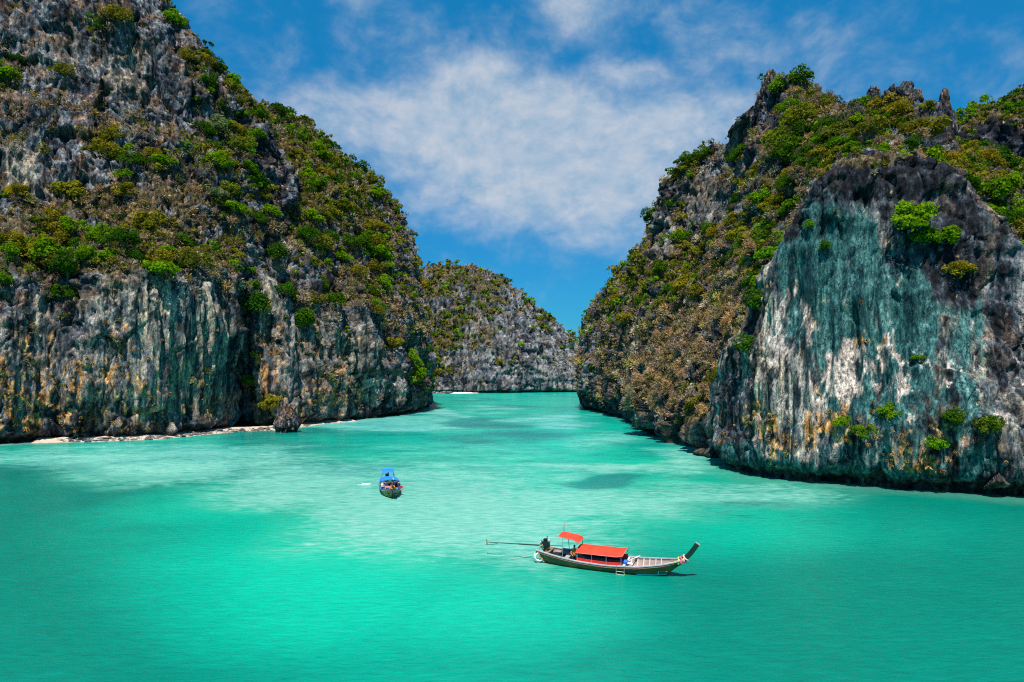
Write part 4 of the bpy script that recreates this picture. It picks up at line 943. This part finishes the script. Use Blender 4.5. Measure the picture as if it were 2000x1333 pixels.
def build_boat(label, loc, yaw, roll, B, c):
    root = link('longtail_boat', None, loc=loc, rot=(roll, 0, yaw), label=label, category='boat', group='longtail boats moored in the lagoon')
    out = hull_grid(B); inn = hull_grid(B, .075, 0); nt, ns = out.shape[:2]
    V = np.concatenate([out.reshape(-1, 3), inn.reshape(-1, 3)]); F1 = grid_faces(nt, ns); F2 = grid_faces(nt, ns)[:, ::-1] + nt * ns
    o = np.arange(nt); rim = []
    for e in (0, ns - 1):
        for i in range(nt - 1): rim.append([i * ns + e, (i + 1) * ns + e, nt * ns + (i + 1) * ns + e, nt * ns + i * ns + e])
    tr = [[k, k + 1, nt * ns + k + 1, nt * ns + k] for k in range(ns - 1)]
    F = np.concatenate([F1, F2, np.array(rim), np.array(tr)]); zc = V[F].mean(1)[:, 2]
    xc = V[F].mean(1)[:, 0]; fm = np.zeros(len(F), int); fm[len(F1):len(F1) + len(F2)] = 1
    fm[:len(F1)] = np.where(zc[:len(F1)] < np.interp(xc[:len(F1)], [-5.2, -3.2, 0, 6], [.30, .06, -.02, .02]), 2, 0)
    hull = link('hull', mesh_np('hull', V, F, None, True, mats=[c['hull'], c['inner'], c['bottom']], fmat=fm), root)
    ts = np.linspace(0, 1, 50)
    for sgn in (-1, 1):
        ln = np.array([(L0 + (L1 - L0) * t, sgn * (half_beam(t, B) - .02), sheer(t) + .035) for t in ts]); part('gunwale', sweep(ln, .15, .06), c['gun'], root)
        l2 = np.array([(L0 + (L1 - L0) * t - .06 * smooth(np.array(t), .8, 1), sgn * (half_beam(t, B) + .005), sheer(t) - .085) for t in ts]); part('rubbing_strip', sweep(l2, .05, .045), c['strip'], root)
        tb = np.linspace(.70, .985, 16); g2 = []
        for t in tb:
            b = half_beam(t, B); zk, zs = keel(t), sheer(t); z = .13; a = ((z - zk) / (zs - zk))**(1 / 1.75); rake = -1.42 * smooth(np.array(t), .72, 1.0) * (1 - (z - zk) / (zs - zk))
            g2.append((L0 + (L1 - L0) * t + rake, sgn * (b * a**.62 + .008), z))
        part('waterline_stripe', sweep(np.array(g2), .03, .075), c['boot'], root)
    # floor boards, each plank across the boat
    floor_z = .16
    for i, x in enumerate(np.arange(-4.3, 4.6, .30)):
        t = (x - L0) / (L1 - L0); hb = half_beam(t, B) - .10; fz = max(floor_z, keel(t) + .34) + (.30 * smooth(np.array(x), 3.2, 4.4))
        hb = max(.12, hb * min(1.0, ((fz - keel(t)) / (sheer(t) - keel(t)))**.36))
        part('floor_plank', box((x, 0, fz), (.275, 2 * hb, .035)), c['deck'] if x > 1.2 else (M_DARK if x < -2.2 else c['deck']), root)
    # ribs standing up inside the far and near sides
    for x in (1.75, 2.2, 2.65, 3.1, 3.55, 3.95):
        t = (x - L0) / (L1 - L0)
        for sgn in (-1, 1):
            part('rib', sweep([(x, sgn * (half_beam(t, B) * ((z - keel(t)) / (sheer(t) - keel(t)))**.354 - .11), z) for z in (keel(t) + .5, (keel(t) + .5 + sheer(t)) / 2, sheer(t) + .01)], .07, .05, (1, 0, 0)), M_WHITE, root)
    for x, m in ((1.55, M_WHITE), (-2.75, M_WOODP), (-4.35, M_WOODB)):
        t = (x - L0) / (L1 - L0); part('thwart', box((x, 0, sheer(t) - .03), (.16 if x > 0 else .34, 2 * half_beam(t, B) - .12, .05)), m, root)
    # bow deck
    tb = np.linspace(.90, .99, 8); dv = []
    for t in tb: dv += [(L0 + (L1 - L0) * t, -half_beam(t, B) + .03, sheer(t) - .02), (L0 + (L1 - L0) * t, half_beam(t, B) - .03, sheer(t) - .02)]
    part('bow_deck', (np.array(dv), np.array([[2 * i, 2 * i + 2, 2 * i + 3, 2 * i + 1] for i in range(7)])), M_WOODB, root)
    # upswept prow with bare end grain
    pr = [(4.75, 0, .62), (5.35, 0, 1.08), (5.85, 0, 1.50), (6.12, 0, 1.82), (6.36, 0, 2.16), (6.56, 0, 2.48)]
    prow = part('prow', sweep(pr, [.10, .11, .12, .13, .13, .13], [.40, .36, .34, .33, .33, .33]), c['prow'], root, bevel=.015)
    part('prow_end', sweep([(6.557, 0, 2.475), (6.587, 0, 2.53)], .12, .33), M_WOODP, prow)
    for k, (m, x, z, rr) in enumerate(c['ribbons']):
        part('ribbon', [ring((x, 0, z), rr, .055, (.72, 0, .72)), blob((x - .12, -rr - .02, z - .12), (.10, .07, .17), k, .3), blob((x - .1, rr, z - .10), (.09, .07, .15), k + 5, .3)], m, root, True)
    # main canopy on low posts, flared at the front edge
    x0, x1, wz, hw = c['canopy']; gx = np.linspace(x0, x1, 18); gy = np.linspace(-1, 1, 13); cv = []
    for i, x in enumerate(gx):
        for y in gy:
            sag = .03 * math.sin((x - x0) / (x1 - x0) * math.pi * 3)**2
            cv.append((x + .10 * (1 - abs(y)) * (1 if i == 17 else 0), y * hw, wz + .22 * (1 - y * y) - sag * (1 - abs(y)) + .10 * max(0, (x - x1 + .6) / .6)**2))
    cv = np.array(cv); top = part('canopy', (np.concatenate([cv, cv - np.array([0, 0, .03])]), np.concatenate([grid_faces(18, 13), grid_faces(18, 13)[:, ::-1] + 18 * 13])), c['cloth'], root, True)
    part('canopy_hem', [tube([cv[i * 13] for i in range(18)], [.022] * 18), tube([cv[i * 13 + 12] for i in range(18)], [.022] * 18), tube([cv[17 * 13 + k] for k in range(13)], [.022] * 13)], c['hem'], top)
    for x in np.linspace(x0 + .15, x1 - .12, 4):
        t = (x - L0) / (L1 - L0)
        for sgn in (-1, 1): part('canopy_post', tube([(x, sgn * (half_beam(t, B) - .10), sheer(t) - .1), (x, sgn * hw * .96, wz + .02)], [.018, .018], 6), M_STEEL, root)
        arch = [(x, y * hw * .97, wz + .19 * (1 - y * y)) for y in np.linspace(-1, 1, 9)]; part('canopy_hoop', tube(arch, [.015] * 9, 5), M_STEEL, root)
    # small awning over the helm
    x0, x1, z0, z1, hw = c['awning']; av = []
    for i, x in enumerate(np.linspace(x0, x1, 8)):
        for y in np.linspace(-1, 1, 7):
            f = (x - x0) / (x1 - x0); av.append((x, y * hw, z0 + (z1 - z0) * f + .06 * (1 - y * y) - .16 * max(0, f - .8) / .2))
    av = np.array(av); aw = part('helm_awning', (np.concatenate([av, av - np.array([0, 0, .025])]), np.concatenate([grid_faces(8, 7), grid_faces(8, 7)[:, ::-1] + 56])), c['cloth'], root, True)
    part('awning_hem', [tube([av[i * 7] for i in range(8)], [.018] * 8), tube([av[i * 7 + 6] for i in range(8)], [.018] * 8), tube([av[49 + k] for k in range(7)], [.018] * 7)], c['hem'], aw)
    for f in (.22, .9):
        x = x0 + (x1 - x0) * f; t = (x - L0) / (L1 - L0)
        for sgn in (-1, 1): part('awning_post', tube([(x, sgn * (half_beam(t, B) - .14), sheer(t) - .35), (x, sgn * hw * .9, z0 + (z1 - z0) * f)], [.024, .02], 6), M_STEEL if sgn < 0 else M_SHAFT, root)
    # benches with cloth-covered backs along each side under the canopy
    cx0, cx1 = c['bench']
    for sgn in (-1, 1):
        ln = []; 
        for x in np.linspace(cx0, cx1, 12): t = (x - L0) / (L1 - L0); ln.append((x, sgn * (half_beam(t, B) - .13), sheer(t) + .12))
        part('bench_back', sweep(ln, .05, .26), c['bench_cloth'], root)
        ln = [(p[0], p[1] - sgn * .25, p[2] - .20) for p in ln]; part('bench_seat', sweep(ln, .34, .05), M_BLUEN, root)
    # engine on the stern post, long tail shaft and propeller
    eng = part('engine', [box((-4.62, 0, 1.26), (.62, .42, .34)), box((-4.55, 0, 1.50), (.48, .34, .20)), box((-4.70, .16, 1.62), (.20, .16, .16)), box((-4.35, -.14, 1.45), (.18, .22, .26))], M_ENG, root, bevel=.03)
    part('exhaust_pipe', tube([(-4.48, .05, 1.55), (-4.48, .05, 1.98)], [.035, .035], 8), M_ENG, eng); part('air_filter', blob((-4.30, -.05, 1.66), (.12, .12, .14), 4, .05), M_GREY, eng, True)
    part('engine_cover', box((-4.85, -.16, 1.22), (.30, .26, .18)), M_ENGT, eng, bevel=.04); part('flywheel', ring((-4.95, 0, 1.42), .17, .05, (1, 0, 0)), M_STEEL, eng, True)
    part('fuel_tank', box((-4.62, .02, 1.70), (.26, .30, .12)), M_ENG, eng, bevel=.03)
    part('engine_mount', [tube([(-4.75, 0, .55), (-4.72, 0, 1.12)], [.07, .06], 8), tube([(-4.45, -.2, .62), (-4.6, -.1, 1.1)], [.03, .03], 6), tube([(-4.45, .2, .62), (-4.6, .1, 1.1)], [.03, .03], 6)], M_WOODB, root)
    sh0, sh1 = np.array((-4.9, 0, 1.22)), np.array(c['tail'])
    part('tail_shaft', [tube([sh0, sh0 + (sh1 - sh0) * .42], [.055, .050], 8), tube([sh0 + (sh1 - sh0) * .40, sh1], [.034, .026], 8), tube([sh0 + (sh1 - sh0) * .80 - np.array([0, 0, .03]), sh0 + (sh1 - sh0) * .9 - np.array([0, 0, .18]), sh1 - np.array([0, 0, .20])], [.016, .016, .016], 5)], M_SHAFT, root, True)
    d = (sh1 - sh0) / np.linalg.norm(sh1 - sh0); bl = []
    for k in range(2):
        s_ = 1 if k else -1; bl.append(sweep([sh1 + d * .03, sh1 + d * (.05 * s_ + .03) + np.array([0, .06 * s_, .10 * s_]), sh1 + d * .03 + np.array([0, .05 * s_, .20 * s_])], [.03, .12, .05], [.02, .02, .01], (0, 1, 0)))
    part('propeller', bl + [blob(sh1, (.07, .05, .05), 1, 0, 8)], pm('bronze', (.30, .15, .05), .4, .3), root)
    part('tiller', [tube([(-4.3, .02, 1.24), (-3.85, .05, 1.32), (-3.25, .08, 1.30)], [.026, .022, .02], 6)], M_SHAFT, root)
    # cockpit tarpaulin, mooring bits
    part('cockpit_tarpaulin', blob((-3.7, .1, .48), (.62, .55, .22), 9, .5), M_DARK, root, True)
    return root
c1 = dict(hull=M_HULL1, inner=M_WOODP, bottom=M_RUST, gun=M_GREY, strip=M_PINKL, boot=M_CYAN, deck=M_WOODP, prow=M_PROW, cloth=M_RED, hem=pm('red_hem', (.75, .20, .16), .7), bench_cloth=M_REDD,
          canopy=(-1.95, 1.55, 1.30, 1.02), awning=(-3.35, -1.75, 2.26, 2.04, .66), bench=(-1.9, 1.45), tail=(-9.5, .0, 1.02), ribbons=[(M_PINK, 5.60, 1.27, .24), (M_CREAM, 5.76, 1.42, .21), (M_LIME, 5.40, 1.22, .22)])
S1, E1 = W(1050, 1101), W(1306, 1131); mid = (S1 + E1) / 2; yaw1 = math.atan2(E1[1] - S1[1], E1[0] - S1[0])
bl1 = Vector((mid[0], mid[1], 0)) + Matrix.Rotation(yaw1, 3, 'Z') @ Vector((.15, .75, 0))
boat1 = build_boat('dark green longtail boat with red canopies and raised prow, nearest the viewer', bl1, yaw1, R(5), 1.12, c1)
c2 = dict(c1, hull=M_HULL2, inner=pm('sky_blue_inside', (.06, .35, .50), .6), bottom=M_DARK, gun=M_BLUEG, strip=pm('white_strip', (.75, .72, .68), .6), boot=pm('yellow_stripe', (.60, .42, .05), .6), deck=M_BLUEN, cloth=M_BLUEC,
          hem=M_BLUEG, bench_cloth=M_BLUEN, canopy=(-2.2, 1.2, 1.32, 1.08), awning=(-3.8, -2.4, 2.25, 2.10, .72), bench=(-2.0, 1.0), tail=(-8.6, .3, .5), ribbons=[(M_PURP, 5.60, 1.27, .26), (M_ORNG, 5.76, 1.42, .22), (M_PINK, 5.40, 1.22, .24)])
E2 = W(766, 974); bl2 = Vector((E2[0] - 1.15, E2[1] + 4.7, 0)); yaw2 = math.atan2(-4.7, 1.15)
boat2 = build_boat('longtail boat with bright blue canopies and people aboard, bow towards the viewer', bl2, yaw2, 0, 1.22, c2)

def on_boat(boat, p):
    m = Matrix.Translation(boat.location) @ boat.rotation_euler.to_matrix().to_4x4(); return m @ Vector(p), m
def thing_on(boat, name, label, cat, vf, mat, p, smooth_=True, **props):
    loc, m = on_boat(boat, p)
    if isinstance(vf, list): vf = join(vf)
    o = link(name, mesh_np(name, vf[0], vf[1], mat, smooth_), loc=loc, rot=boat.rotation_euler, label=label, category=cat, **props); return o

# boarding ladder hooked on the near side
lx = 1.12; tl = (lx + .3 - L0) / (L1 - L0); hb = half_beam(tl, 1.12) + .09
lad = link('ladder', None, loc=on_boat(boat1, (lx, -hb, .62))[0], rot=boat1.rotation_euler, label='steel boarding ladder hanging over the side of the red-canopied boat', category='ladder')
for dx in (0, .58): part('rail', tube([(dx, .22, .10), (dx, .02, .12), (dx, -.02, -.2), (dx, -.04, -.80), (dx + (.07 if not dx else -.07), -.06, -1.15)], [.024] * 5, 6), M_STEEL, lad)
for z in (-.28, -.50, -.72): part('rung', tube([(0, -.02, z), (.58, -.02, z)], [.022, .022], 6), M_STEEL, lad)
for dx in (0, .58): part('rope_lashing', ring((dx, -.03, -.46), .07, .025, (1, .3, 0), 12, 6), M_ROPE, lad)
for k, (x, y, nm) in enumerate(((-5.08, -.42, 'outer'), (-4.92, -.58, 'inner'))):
    thing_on(boat1, 'rope_ring', 'white rope ring, %s of the two hung at the stern of the red-canopied boat' % nm, 'rope ring', ring((0, 0, 0), .30, .055, (.6, -1, .1)), M_WHITE, (x, y, .52))
thing_on(boat1, 'mooring_rope', 'ochre rope looped over the stern of the red-canopied boat', 'rope', tube([(0, 0, .5), (-.15, -.28, .45), (-.2, -.36, .1), (-.1, -.34, -.35), (.1, -.25, -.5), (.28, -.32, -.25), (.3, -.3, .1)], [.05] * 7, 6), M_ROPE, (-4.75, -.25, .85))
for k, x in enumerate((2.02, 2.55)):
    thing_on(boat1, 'float', 'pink float lying in the red-canopied boat, ' + ('nearer the canopy' if k == 0 else 'nearer the bow'), 'float', blob((0, 0, 0), (.16, .16, .17), k, .03), M_BUOY, (x, -.62, .42))
thing_on(boat1, 'bag', 'blue and white bag beside the front canopy post of the red-canopied boat', 'bag', [blob((0, 0, 0), (.30, .22, .20), 3, .4)], M_BLUEB, (1.55, -.30, .74))
thing_on(boat1, 'towel', 'white towel draped by the blue bag in the red-canopied boat', 'towel', [blob((0, 0, 0), (.20, .14, .09), 8, .5)], M_WHITE, (1.92, -.38, .70))
thing_on(boat1, 'oar', 'white oar leaning across the red-canopied boat before its canopy', 'oar', [tube([(0, -.75, 0), (.75, .75, .12)], [.035, .03], 6), sweep([(.75, .75, .12), (1.0, 1.12, .16)], .16, .03)], M_WHITE, (1.30, -.02, .66))
flagp = thing_on(boat1, 'flagstaff', 'thin flagstaff with small flag above the red helm awning', 'flag', tube([(0, 0, 0), (.05, .02, .75)], [.018, .012], 6), M_SHAFT, (-3.30, .50, 2.2))
part('flag', (np.array([(.045, .02, .50), (.20, .05, .55), (.22, .02, .73), (.05, .02, .74)]), np.array([[0, 1, 2, 3]])), M_CREAM, flagp)
thing_on(boat1, 'mooring_line', 'thin pale mooring line trailing from the stern into the water', 'rope', tube([(0, 0, 0), (-1.2, -.15, -.32), (-2.6, -.5, -.60)], [.012] * 3, 5), M_CREAM, (-5.0, -.1, .62))

# people: one continuous skin surface each, clothes and hair as children
def capsule(a, b, ra, rb, seg=12):
    a, b = np.array(a, float), np.array(b, float); d = b - a; l = np.linalg.norm(d) + 1e-9; d /= l; pts, rads = [], []
    for k in range(5): w = math.pi / 2 * (1 - k / 4); pts.append(a - d * ra * math.sin(w)); rads.append(max(ra * math.cos(w), 1e-3))
    for k in range(5): w = math.pi / 2 * k / 4; pts.append(b + d * rb * math.sin(w)); rads.append(max(rb * math.cos(w), 1e-3))
    return tube(pts, rads, seg)
def remeshed(name, parts, mat, vox):
    V, F = join(parts); me = mesh_np(name + '_raw', V, F, mat); o = bpy.data.objects.new(name + '_raw', me); COL.objects.link(o)
    m = o.modifiers.new('r', 'REMESH'); m.mode = 'VOXEL'; m.voxel_size = vox; m.use_smooth_shade = True
    s_ = o.modifiers.new('s', 'SMOOTH'); s_.iterations = 2; s_.factor = .4
    dg = bpy.context.evaluated_depsgraph_get(); out = bpy.data.meshes.new_from_object(o.evaluated_get(dg)); out.name = name
    bpy.data.objects.remove(o); out.materials.clear(); out.materials.append(mat); return out
def person(label, loc, rotz, J, skin, shirt, trousers, hair, longhair=False, group=None):
    """J: joint positions in metres, x forward, z up, seat or feet at z = 0"""
    root = link('person', None, loc=loc, rot=(0, 0, rotz), label=label, category='person')
    g_ = {k: np.array(v, float) for k, v in J.items()}
    pel, che, nek, hd = g_['pelvis'], g_['chest'], g_['neck'], g_['head']; body = [capsule(pel, che, .135, .15), capsule(che, nek, .14, .075), capsule(nek, hd - np.array([0, 0, .04]), .055, .058), blob(hd, (.092, .078, .115), 1, 0, 16),
             blob(hd + np.array([.085, 0, -.01]), (.022, .014, .022), 1, 0, 8), blob(hd + np.array([.05, 0, -.075]), (.04, .035, .035), 1, 0, 8)]
    for s_ in (-1, 1): body.append(blob(hd + np.array([-.005, .08 * s_, -.005]), (.022, .012, .03), 1, 0, 8))
    for sd_ in ('l', 'r'):
        sh, el_, wr, hp, kn, an = (g_[k + sd_] for k in ('sh_', 'el_', 'wr_', 'hp_', 'kn_', 'an_')); body += [capsule(che + (sh - che) * .5 + np.array([0, 0, .05]), sh, .075, .062), capsule(sh, el_, .054, .042), capsule(el_, wr, .042, .029), capsule(hp, kn, .086, .060), capsule(kn, an, .058, .037)]
        fd = g_.get('ft_' + sd_, an + np.array([.16, 0, -.03])); body.append(capsule(an + np.array([-.02, 0, -.03]), fd, .042, .032))
        h = wr - el_; h /= np.linalg.norm(h); side = np.cross(h, (0, 0, 1)); side /= np.linalg.norm(side) + 1e-6; palm = wr + h * .08; body.append(capsule(wr + h * .02, palm, .032, .036))
        for k, ln in enumerate((.070, .082, .076, .058)):
            b0 = palm + side * (.027 - .018 * k) + h * .01; b1 = b0 + h * ln * .55 + np.array([0, 0, -.008]); body += [capsule(b0, b1, .0105, .0095, 6), capsule(b1, b1 + h * ln * .45 + np.array([0, 0, -.02]), .0095, .008, 6)]
        body.append(capsule(wr + h * .035 + side * .03, wr + h * .08 + side * .065, .012, .009, 6))
    bd = link('body', remeshed('body', body, skin, .014), root)
    sh = [capsule(pel + np.array([0, 0, .05]), che, .150, .165), capsule(che, nek - np.array([0, 0, .05]), .155, .085)]
    for sd_ in ('l', 'r'): sh += [capsule(che + (g_['sh_' + sd_] - che) * .5 + np.array([0, 0, .05]), g_['sh_' + sd_], .088, .076), capsule(g_['sh_' + sd_], g_['sh_' + sd_] + (g_['el_' + sd_] - g_['sh_' + sd_]) * .6, .069, .062)]
    link('shirt', remeshed('shirt', sh, shirt, .02), root)
    tr = [capsule(pel, pel + np.array([0, 0, .04]), .152, .150)]
    for sd_ in ('l', 'r'): tr += [capsule(g_['hp_' + sd_], g_['kn_' + sd_], .099, .075), capsule(g_['kn_' + sd_], g_['kn_' + sd_] + (g_['an_' + sd_] - g_['kn_' + sd_]) * (.8 if trousers is M_TROU else .1), .072, .06)]
    link('trousers', remeshed('trousers', tr, trousers, .02), root)
    hr = [blob(hd + np.array([-.022, 0, .03]), (.098, .09, .105), 2, .05, 16)]
    if longhair: hr.append(capsule(hd + np.array([-.06, 0, 0]), nek + np.array([-.10, 0, -.16]), .07, .045))
    link('hair', remeshed('hair', hr, hair, .016), root)
    # eyes and mouth
    for s_ in (-1, 1): part('eye', blob(hd + np.array([.082, .03 * s_, .012]), (.012, .014, .009), 1, 0, 8), M_DARK, root, True)
    part('mouth', blob(hd + np.array([.083, 0, -.062]), (.012, .024, .007), 1, 0, 8), M_PINKL, root, True)
    return root
SIT = dict(pelvis=(0, 0, .14), chest=(-.02, 0, .48), neck=(0, 0, .66), head=(.02, 0, .80), sh_l=(-.01, .19, .58), sh_r=(-.01, -.19, .58), el_l=(.10, .26, .33), el_r=(.10, -.26, .33), wr_l=(.30, .18, .26), wr_r=(.30, -.18, .26),
           hp_l=(0, .10, .13), hp_r=(0, -.10, .13), kn_l=(.43, .14, .16), kn_r=(.43, -.14, .16), an_l=(.46, .13, -.26), an_r=(.46, -.13, -.26))
FLOORSIT = dict(SIT, kn_l=(.34, .16, .40), kn_r=(.34, -.16, .40), an_l=(.56, .13, .06), an_r=(.56, -.13, .06), el_l=(.16, .26, .40), el_r=(.16, -.26, .40), wr_l=(.36, .12, .42), wr_r=(.36, -.12, .42))
LEAN = dict(SIT, chest=(-.14, 0, .46), neck=(-.20, 0, .62), head=(-.20, 0, .77), sh_l=(-.17, .19, .55), sh_r=(-.17, -.19, .55), el_l=(-.32, .27, .32), el_r=(-.32, -.27, .32), wr_l=(-.36, .28, .06), wr_r=(-.36, -.28, .06), kn_l=(.40, .13, .26), kn_r=(.44, -.10, .14), an_l=(.78, .12, .06), an_r=(.86, -.10, .05))
def sit_at(boat, p, face, J, label, skin, shirt, trousers, hair, **k):
    loc, m = on_boat(boat, p); return person(label, loc, boat.rotation_euler[2] + face, J, skin, shirt, trousers, hair, **k)
sit_at(boat1, (-2.30, -.15, .62), R(-70), SIT, 'person in orange vest and dark trousers sitting at the helm of the red-canopied boat', M_SKIN, M_ORNG, M_TROU, M_HAIR, longhair=True)
sit_at(boat2, (3.35, -.35, .60), R(160), LEAN, 'person in pink top reclining on the foredeck of the blue-canopied boat', M_SKINP, M_SHIRTP, M_SHIRTP, M_HAIR)
sit_at(boat2, (1.15, -.52, .48), R(10), FLOORSIT, 'person in navy sitting under the left front edge of the blue canopy', M_SKIN, M_SHIRTN, M_TROU, M_HAIR)
sit_at(boat2, (1.5, .25, .48), R(-10), FLOORSIT, 'person in dark clothes sitting at the middle under the blue canopy', M_SKINP, M_TROU, M_TROU, M_HAIR)
sit_at(boat2, (3.2, .86, .86), R(120), SIT, 'person with bare legs sitting on the right gunwale of the blue-canopied boat', M_SKINP, M_SHIRTN, M_REDD, M_HAIR)
sit_at(boat2, (2.2, -.98, .72), R(60), SIT, 'person in white leaning on the left gunwale of the blue-canopied boat', M_SKINP, M_WHITE, M_TROU, M_HAIR)

# foam where something splashes beside the blue boat
fp = W(716, 947); r = np.random.default_rng(31); fv = []
for k in range(46): fv.append(blob((r.normal(0, .34) - .25 * 0, r.normal(0, .12) + 0, .02 + .05 * r.random()), (.05 + .13 * r.random(), .05 + .08 * r.random(), .03 + .05 * r.random()), k, .4, 6))
for k in range(20): fv.append(blob((r.normal(-.9, .25), r.normal(.05, .06), .02), (.03 + .04 * r.random(), .03, .02), k, .4, 6))
fo = link('splash_foam', mesh_np('splash_foam', *join(fv), pm('foam', (.80, .86, .92), .5, .1)), loc=(fp[0], fp[1], 0), label='small patch of white splash foam left of the blue-canopied boat', kind='stuff')
